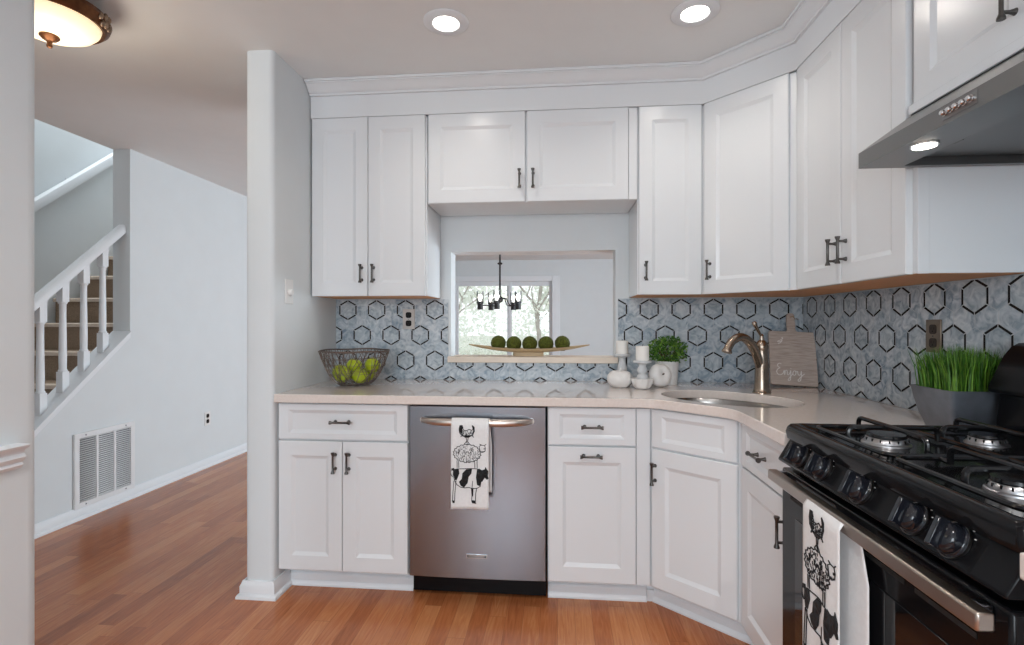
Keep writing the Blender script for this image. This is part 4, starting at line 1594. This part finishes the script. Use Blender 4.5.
MB().ball((0, 0, 0), (0.0402, 0.0402, 0.0392), 24, 16, fn=apple_fn).build('flesh', APPLE, ap)
MB().tube([(0, 0, 0.026), (0.002, 0.001, 0.036), (0.006, 0.002, 0.044)], [0.0014, 0.0013, 0.002], n=6).build('stem', STEMB, ap)
ap_spots = [
    ((-0.080, 0.006, 0.064), 0.4, 0.5, 'green apple nearest the partition in the wire bowl'),
    ((-0.034, -0.066, 0.056), -0.5, 2.0, 'low green apple at the front of the bowl, on the partition side'),
    ((0.048, -0.049, 0.050), 0.3, 1.0, 'low green apple at the front of the bowl, on the pass-through side'),
    ((-0.002, 0.000, 0.097), -0.3, 4.0, 'green apple on top of the heap in the middle of the wire bowl'),
    ((0.099, -0.010, 0.102), -0.8, 5.0, 'green apple nearest the pass-through in the wire bowl'),
    ((0.055, 0.036, 0.049), 0.9, 3.0, 'green apple deep at the back of the bowl, on the pass-through side'),
    ((-0.021, 0.069, 0.053), 0.2, 0.2, 'green apple deep at the back of the bowl, on the partition side'),
]
for i, (p, tilt, rz, lab) in enumerate(ap_spots):
    loc = (-1.046 + p[0], -0.290 + p[1], 0.914 + p[2])
    o = ap if i == 0 else copy_tree(ap, loc)
    o.location = loc
    o.rotation_euler = (tilt, tilt * 0.6, rz)
    o['label'] = lab

# ------------------------------------------------------------ tray with moss balls on the sill
tr = thing('boat_tray', 'long pale wooden boat-shaped tray on the pass-through sill', 'tray', (-0.165, 0.06, 1.046))
tv, tf = [], []
HL = 0.345
NS, NC = 40, 9


def tray_ring(t, inner):
    x = HL * t
    w = 0.062 * sqrt(max(0.0, 1 - abs(t) ** 2.2)) + 0.0015
    zb = 0.020 + 0.042 * abs(t) ** 2.2
    top = 0.044 + 0.024 * abs(t) ** 2
    k = 0.0 if not inner else 0.006
    wi = max(0.0006, w - k)
    zb += k
    pts = []
    for j in range(NC):
        a = pi * j / (NC - 1)
        pts.append((x, -wi * cos(a), top - (top - min(zb, top - 0.001)) * sin(a)))
    return pts


for i in range(NS + 1):
    t = -1 + 2 * i / NS
    tv += tray_ring(t, False) + tray_ring(t, True)[::-1]
n = 2 * NC
for i in range(NS):
    for k in range(n):
        k2 = (k + 1) % n
        tf.append((i * n + k, i * n + k2, (i + 1) * n + k2, (i + 1) * n + k))
tf += [tuple(range(n)), tuple(NS * n + k for k in range(n - 1, -1, -1))]
MB().add(tv, tf).build('tray_body', TRAYWOOD, tr, sharp=50)
MB().prism([(x, y) for x, y in rrect(-0.088, 0.088, -0.028, 0.028, 0.02)], 0.0003, 0.0225).build('tray_foot', TRAYWOOD, tr, bevel=0.002)
wrd = ['moss ball at the chandelier end of the row in the wooden tray', 'second moss ball from the chandelier end of the tray row', 'middle moss ball of the five in the wooden tray',
       'second moss ball from the candle end of the tray row', 'slightly higher moss ball at the candle end of the tray row']
mbase = None
for i, x in enumerate((-0.338, -0.249, -0.158, -0.066, 0.027)):
    loc = (x, 0.06, 1.116 + (0.003 if i in (0, 4) else 0))
    if mbase is None:
        rr = random.Random(2)
        mb_ = MB()
        mb_.ball((0, 0, 0), 0.0432, 40, 26, fn=lambda d, a, b: 1 + rr.uniform(-0.03, 0.03))
        mbase = mb_.build('moss_ball', MOSS)
        o = mbase
    else:
        o = mbase.copy()
        COL.objects.link(o)
    o.location = loc
    o.rotation_euler = (i, 0.5 * i, i * 2)
    tag(o, wrd[i], 'decorative ball', 'moss balls in the boat tray')


# ------------------------------------------------------------ candles, ceramics, potted plant
def candlestick(label, loc, prof, base_scallop=None):
    t = thing('candlestick', label, 'candle holder', loc, 0, 'white candlesticks')
    MB().lathe(prof, 28).build('turned_stem', HOLDER, t, sharp=60)
    return t


cs1 = (0.337, -0.135, 0.914)
candlestick('taller chalk-white candlestick behind the upright ceramic pumpkin', cs1,
            [(0.045, 0.0), (0.045, 0.006), (0.03, 0.014), (0.016, 0.024), (0.014, 0.04), (0.022, 0.055), (0.026, 0.075), (0.022, 0.1), (0.015, 0.125), (0.014, 0.138), (0.024, 0.142), (0.042, 0.147), (0.044, 0.152), (0.044, 0.159), (0.0, 0.159)])
cs2 = (0.411, -0.318, 0.914)
c2 = candlestick('shorter chalk-white candlestick rising from a scalloped dish base', cs2,
                 [(0.018, 0.012), (0.018, 0.03), (0.014, 0.034), (0.024, 0.046), (0.027, 0.056), (0.022, 0.068), (0.016, 0.072), (0.022, 0.08), (0.026, 0.09), (0.021, 0.102), (0.017, 0.108), (0.018, 0.118), (0.026, 0.124), (0.043, 0.128), (0.044, 0.138), (0.0, 0.138)])
db = MB()
sc_ = lambda a, z: 1 + (0.20 * abs(sin(3.5 * a)) - 0.08) * min(1, max(0, z / 0.03))
db.lathe([(0.02, 0.0), (0.03, 0.001), (0.040, 0.012), (0.046, 0.032), (0.051, 0.050), (0.046, 0.051), (0.039, 0.032), (0.03, 0.014), (0.0, 0.012)], 56, scallop=sc_)
db.build('scalloped_base', CERAMIC, c2, sharp=60)


def candle(label, loc, r, h):
    t = thing('pillar_candle', label, 'candle', loc, 0, 'white pillar candles')
    MB().lathe([(r - 0.002, 0), (r, 0.002), (r, h - 0.003), (r - 0.003, h), (r * 0.5, h - 0.002), (0, h - 0.003)], 28).build('wax', WAX, t)
    MB().tube([(0, 0, h - 0.004), (0.0008, 0, h + 0.004), (0.002, 0, h + 0.009)], 0.0009, n=6).build('wick', STEMB, t)
    return t


candle('white pillar candle on the taller candlestick by the sill', (cs1[0], cs1[1], cs1[2] + 0.1592), 0.031, 0.068)
candle('white pillar candle on the shorter candlestick before the potted plant', (cs2[0], cs2[1], cs2[2] + 0.1382), 0.032, 0.070)


def pumpkin_fn(lobes, deep):
    def fn(d, t_, ph):
        dip = deep * math.exp(-(t_ / 0.45) ** 2) + 0.15 * math.exp(-((pi - t_) / 0.4) ** 2)
        return (1 - dip) * (1 + 0.022 * cos(lobes * ph) * sin(t_))
    return fn


p1 = thing('ceramic_pumpkin', 'squat white ceramic pumpkin standing upright before the taller candlestick', 'ornament', (0.310, -0.262, 0.914), 0, 'white ceramic pumpkins')
MB().ball((0, 0, 0.0415), (0.064, 0.064, 0.050), 40, 20, fn=pumpkin_fn(7, 0.30)).build('pumpkin_body', CERAMIC, p1)
MB().tube([(0, 0, 0.070), (0.002, 0, 0.085), (0.006, 0.002, 0.096)], [0.006, 0.0045, 0.005], n=8).build('stem', CERAMIC, p1)
p2 = thing('ceramic_pumpkin', 'white ceramic pumpkin tipped on its side showing its dimple', 'ornament', (0.512, -0.235, 0.914), 0, 'white ceramic pumpkins')
Mp = Matrix.Translation((0, 0, 0.0585)) @ Matrix.Rotation(0.35, 4, 'Z') @ Matrix.Rotation(radians(76), 4, 'X')
MB().ball((0, 0, 0), (0.0585, 0.0585, 0.042), 40, 20, fn=pumpkin_fn(6, 0.42), M=Mp).build('pumpkin_body', CERAMIC, p2)
MB().tube([(0, 0, 0.022), (0.001, 0.001, 0.029), (0.003, 0.003, 0.034)], [0.005, 0.004, 0.003], n=8, M=Mp).build('stem', STEMB, p2)

pp = thing('potted_plant', 'round green boxwood plant in a white pot against the tiles', 'plant', (0.572, -0.112, 0.914))
MB().lathe([(0.048, 0.0), (0.050, 0.002), (0.060, 0.118), (0.060, 0.122), (0.056, 0.122), (0.053, 0.108), (0.0, 0.108)], 32).build('pot', POTW, pp)
fo_ = MB()
rr = random.Random(21)
for k in range(1150):
    d = Vector((rr.gauss(0, 1), rr.gauss(0, 1), rr.gauss(0, 1))).normalized()
    q = rr.uniform(0.55, 1.0) * (1 + 0.08 * rr.gauss(0, 1))
    c = Vector((d.x * 0.100 * q, d.y * 0.086 * q, 0.172 + d.z * 0.078 * q))
    if c.z < 0.115:
        c.z = 0.115 + rr.random() * 0.02
    if c.y > 0.098:
        c.y = 0.098
    u = (d + Vector((rr.gauss(0, .6), rr.gauss(0, .6), rr.gauss(0.3, .6)))).normalized()
    w = u.cross(Vector((rr.gauss(0, 1), rr.gauss(0, 1), rr.gauss(0, 1)))).normalized()
    L, wd_ = rr.uniform(0.009, 0.014), rr.uniform(0.0045, 0.0065)
    nrm_ = u.cross(w) * 0.002
    fo_.add([c - u * L * .2, c + u * L * .4 + w * wd_ + nrm_, c + u * L, c + u * L * .4 - w * wd_ + nrm_], [(0, 1, 2), (0, 2, 3)], 0 if rr.random() < 0.62 else 1)
fo_.build('foliage', [LEAF, LEAF2], pp, smooth=False, recalc=False)
sm = MB()
for k in range(14):
    a = 2 * pi * k / 14
    sm.tube([(0.01 * cos(a), 0.01 * sin(a), 0.106), (0.03 * cos(a), 0.03 * sin(a), 0.15), (0.06 * cos(a), 0.055 * sin(a), 0.19)], 0.0016, n=5)
sm.build('twigs', STEMB, pp)

# ------------------------------------------------------------ cutting board leaning in the corner
cbd = thing('cutting_board', 'weathered wooden cutting board with white script leaning in the tiled corner', 'cutting board', (1.178, -0.178, 0.9185))
cbd.rotation_euler = (radians(-19), radians(2.4), radians(-8))
bw = 0.108
outl = [(-bw + 0.006, 0), (bw - 0.006, 0), (bw, 0.006), (bw, 0.277), (bw - 0.006, 0.283), (0.026, 0.283), (0.020, 0.291), (0.019, 0.353), (0.018, 0.375), (0.010, 0.383), (-0.010, 0.383), (-0.018, 0.375), (-0.019, 0.353), (-0.020, 0.291), (-0.026, 0.283), (-bw + 0.006, 0.283), (-bw, 0.277), (-bw, 0.006)]
MB().prism(outl, -0.014, 0.0, axis='y').build('board', BOARD, cbd, bevel=0.002)
strokes = [
    # E
    [(.30, .95), (.18, 1.0), (.06, .9), (.08, .72), (.2, .62), (.06, .52), (-.02, .3), (.06, .08), (.22, .04), (.38, .18)],
    # n
    [(.38, .18), (.46, .44), (.47, .05), (.52, .36), (.60, .45), (.64, .34), (.64, .10), (.72, .08), (.80, .22)],
    # j
    [(.80, .22), (.86, .44), (.84, .0), (.80, -.34), (.70, -.42), (.68, -.30), (.84, -.04), (.96, .14)],
    [(.87, .60), (.885, .64)],
    # o
    [(.96, .14), (1.02, .36), (1.12, .44), (1.04, .40), (.98, .22), (1.04, .06), (1.14, .12), (1.18, .30), (1.12, .44), (1.22, .38), (1.28, .40)],
    # y
    [(1.28, .42), (1.30, .18), (1.38, .08), (1.48, .24), (1.51, .44), (1.50, .05), (1.42, -.34), (1.30, -.42), (1.30, -.28), (1.52, .02), (1.70, .22)],
]
sm = MB()


def smooth_path(p, k=5):
    out = []
    for i in range(len(p) - 1):
        p0, p1, p2, p3 = p[max(i - 1, 0)], p[i], p[i + 1], p[min(i + 2, len(p) - 1)]
        for q in range(k):
            t = q / k
            out.append(tuple(0.5 * (2 * p1[c] + (-p0[c] + p2[c]) * t + (2 * p0[c] - 5 * p1[c] + 4 * p2[c] - p3[c]) * t * t + (-p0[c] + 3 * p1[c] - 3 * p2[c] + p3[c]) * t ** 3) for c in (0, 1)))
    out.append(tuple(p[-1]))
    return out


for s_ in strokes:
    for q in ribbon(smooth_path(s_), 0.055):
        sm.add([(-0.078 + a * 0.074, -0.0146, 0.048 + b * 0.062) for a, b in q], [(0, 1, 2, 3)])
so = sm.build('script_lettering', CHALK, cbd, smooth=False, recalc=False)
so['label'] = "white handwritten word 'Enjoy'"
sm = MB()
for s_ in ([(.55, .95), (.72, 1.0), (.70, .8), (.40, .62), (.10, .45), (.12, .30), (.45, .42), (.66, .58), (.52, .35), (.30, .12), (.10, .02)],):
    for q in ribbon(smooth_path(s_), 0.10):
        sm.add([(-0.070 + a * 0.036, -0.0146, 0.213 + b * 0.034) for a, b in q], [(0, 1, 2, 3)])
so = sm.build('script_lettering', CHALK, cbd, smooth=False, recalc=False)
so['label'] = "small white curled flourish near the top"
tw = MB()
tw.tube([(-0.004, -0.0165, 0.360), (0.008, -0.018, 0.364), (0.016, -0.017, 0.358), (0.021, -0.008, 0.354), (0.030, -0.004, 0.358), (0.040, 0.0, 0.354)], 0.0016, n=6)
tw.build('twine_loop', TWINE, cbd)

# ------------------------------------------------------------ grass planter
gp_ = thing('grass_planter', 'square tapered zinc planter of tall wheat grass beside the range', 'plant', (1.203, -1.200, 0.9145))
pm = MB()
levels = [(0.060, 0.0), (0.062, 0.002), (0.074, 0.04), (0.083, 0.085), (0.088, 0.118), (0.089, 0.124), (0.084, 0.124), (0.078, 0.105)]
loops = [[(x, y, z) for x, y in rrect(-s_, s_, -s_, s_, 0.010, 3)] for s_, z in levels]
v = [p for l in loops for p in l]
nl = len(loops[0])
f = [tuple(range(nl - 1, -1, -1)), tuple((len(loops) - 1) * nl + k for k in range(nl))]
for i in range(len(loops) - 1):
    for k in range(nl):
        f.append((i * nl + k, i * nl + (k + 1) % nl, (i + 1) * nl + (k + 1) % nl, (i + 1) * nl + k))
pm.add(v, f)
pm.build('planter_pot', ZINC, gp_, sharp=40)
MB().box(-0.076, 0.076, -0.076, 0.076, 0.106, 0.110).build('soil', SOIL, gp_)
gm = MB()
rr = random.Random(33)
for k in range(1500):
    x, y = rr.uniform(-0.074, 0.074), rr.uniform(-0.074, 0.074)
    e = 1.0 - 0.45 * max(abs(x), abs(y)) / 0.074
    h = rr.uniform(0.115, 0.160) * (0.72 + 0.28 * e)
    lean = Vector((x * rr.uniform(0.0, 0.35) + rr.gauss(0, 0.007), y * rr.uniform(0.0, 0.35) + rr.gauss(0, 0.007), 0))
    lean.x = min(lean.x, 0.088 - x)
    lean.y = max(lean.y, -0.105 - y)
    a = rr.uniform(0, pi)
    w = Vector((cos(a), sin(a), 0)) * rr.uniform(0.0012, 0.0019)
    b0 = Vector((x, y, 0.110))
    m1 = b0 + lean * 0.3 + Vector((0, 0, h * 0.55))
    tp = b0 + lean + Vector((0, 0, h * rr.uniform(0.92, 1.0)))
    gm.add([b0 - w, b0 + w, m1 + w * .9, m1 - w * .9, tp], [(0, 1, 2, 3), (3, 2, 4)], 0 if rr.random() < 0.7 else 1)
go = gm.build('grass_blades', [GRASSM, GRASSM2], gp_, smooth=False, recalc=False)
go['kind'] = 'stuff'

# ------------------------------------------------------------ chandelier in the far room
ch = thing('chandelier', 'black five-arm chandelier with clear glass shades beyond the pass-through', 'chandelier', (-0.777, 4.0, 1.44))
MB().lathe([(0.065, ZC - 1.44 - 0.0005), (0.065, ZC - 1.44 - 0.02), (0.02, ZC - 1.44 - 0.035), (0.0, ZC - 1.44 - 0.035)][::-1], 24).build('canopy', BLACKIRON, ch)
sm = MB()
sm.tube([(0, 0, ZC - 1.44 - 0.034), (0, 0, 0.15)], 0.013, n=12)
sm.lathe([(0.0, 0.585), (0.028, 0.59), (0.036, 0.602), (0.028, 0.614), (0.0, 0.62)], 16)
sm.lathe([(0.0, 0.075), (0.028, 0.08), (0.042, 0.10), (0.042, 0.135), (0.03, 0.155), (0.0, 0.16)], 20)
sm.build('stem', BLACKIRON, ch)
for k in range(5):
    a = radians(268 + 72 * k)
    D = Vector((cos(a), sin(a), 0))
    am = MB()
    am.tube([tuple(D * q + Vector((0, 0, z))) for q, z in ((0.03, 0.12), (0.07, 0.135), (0.10, 0.12), (0.125, 0.06), (0.155, 0.035), (0.27, 0.033))], 0.008, n=8)
    ao = am.build('arm', BLACKIRON, ch)
    c = D * 0.27
    so_ = MB().lathe([(0.036, -0.022), (0.038, -0.018), (0.038, 0.085), (0.030, 0.088), (0.0, 0.088)], 20, tuple(c)).build('socket', BLACKIRON, ao)
    gs = MB()
    vv_ = [(c.x + 0.046 * cos(2 * pi * q / 24), c.y + 0.046 * sin(2 * pi * q / 24), z) for z in (0.06, 0.23) for q in range(24)]
    gs.add(vv_, [(q, (q + 1) % 24, 24 + (q + 1) % 24, 24 + q) for q in range(24)])
    gs.build('glass_shade', GLASS, ao, recalc=False)
    MB().lathe([(0.0, 0.088), (0.013, 0.09), (0.014, 0.105), (0.03, 0.135), (0.032, 0.15), (0.022, 0.175), (0.0, 0.185)], 16, tuple(c)).build('bulb', BULB, ao)
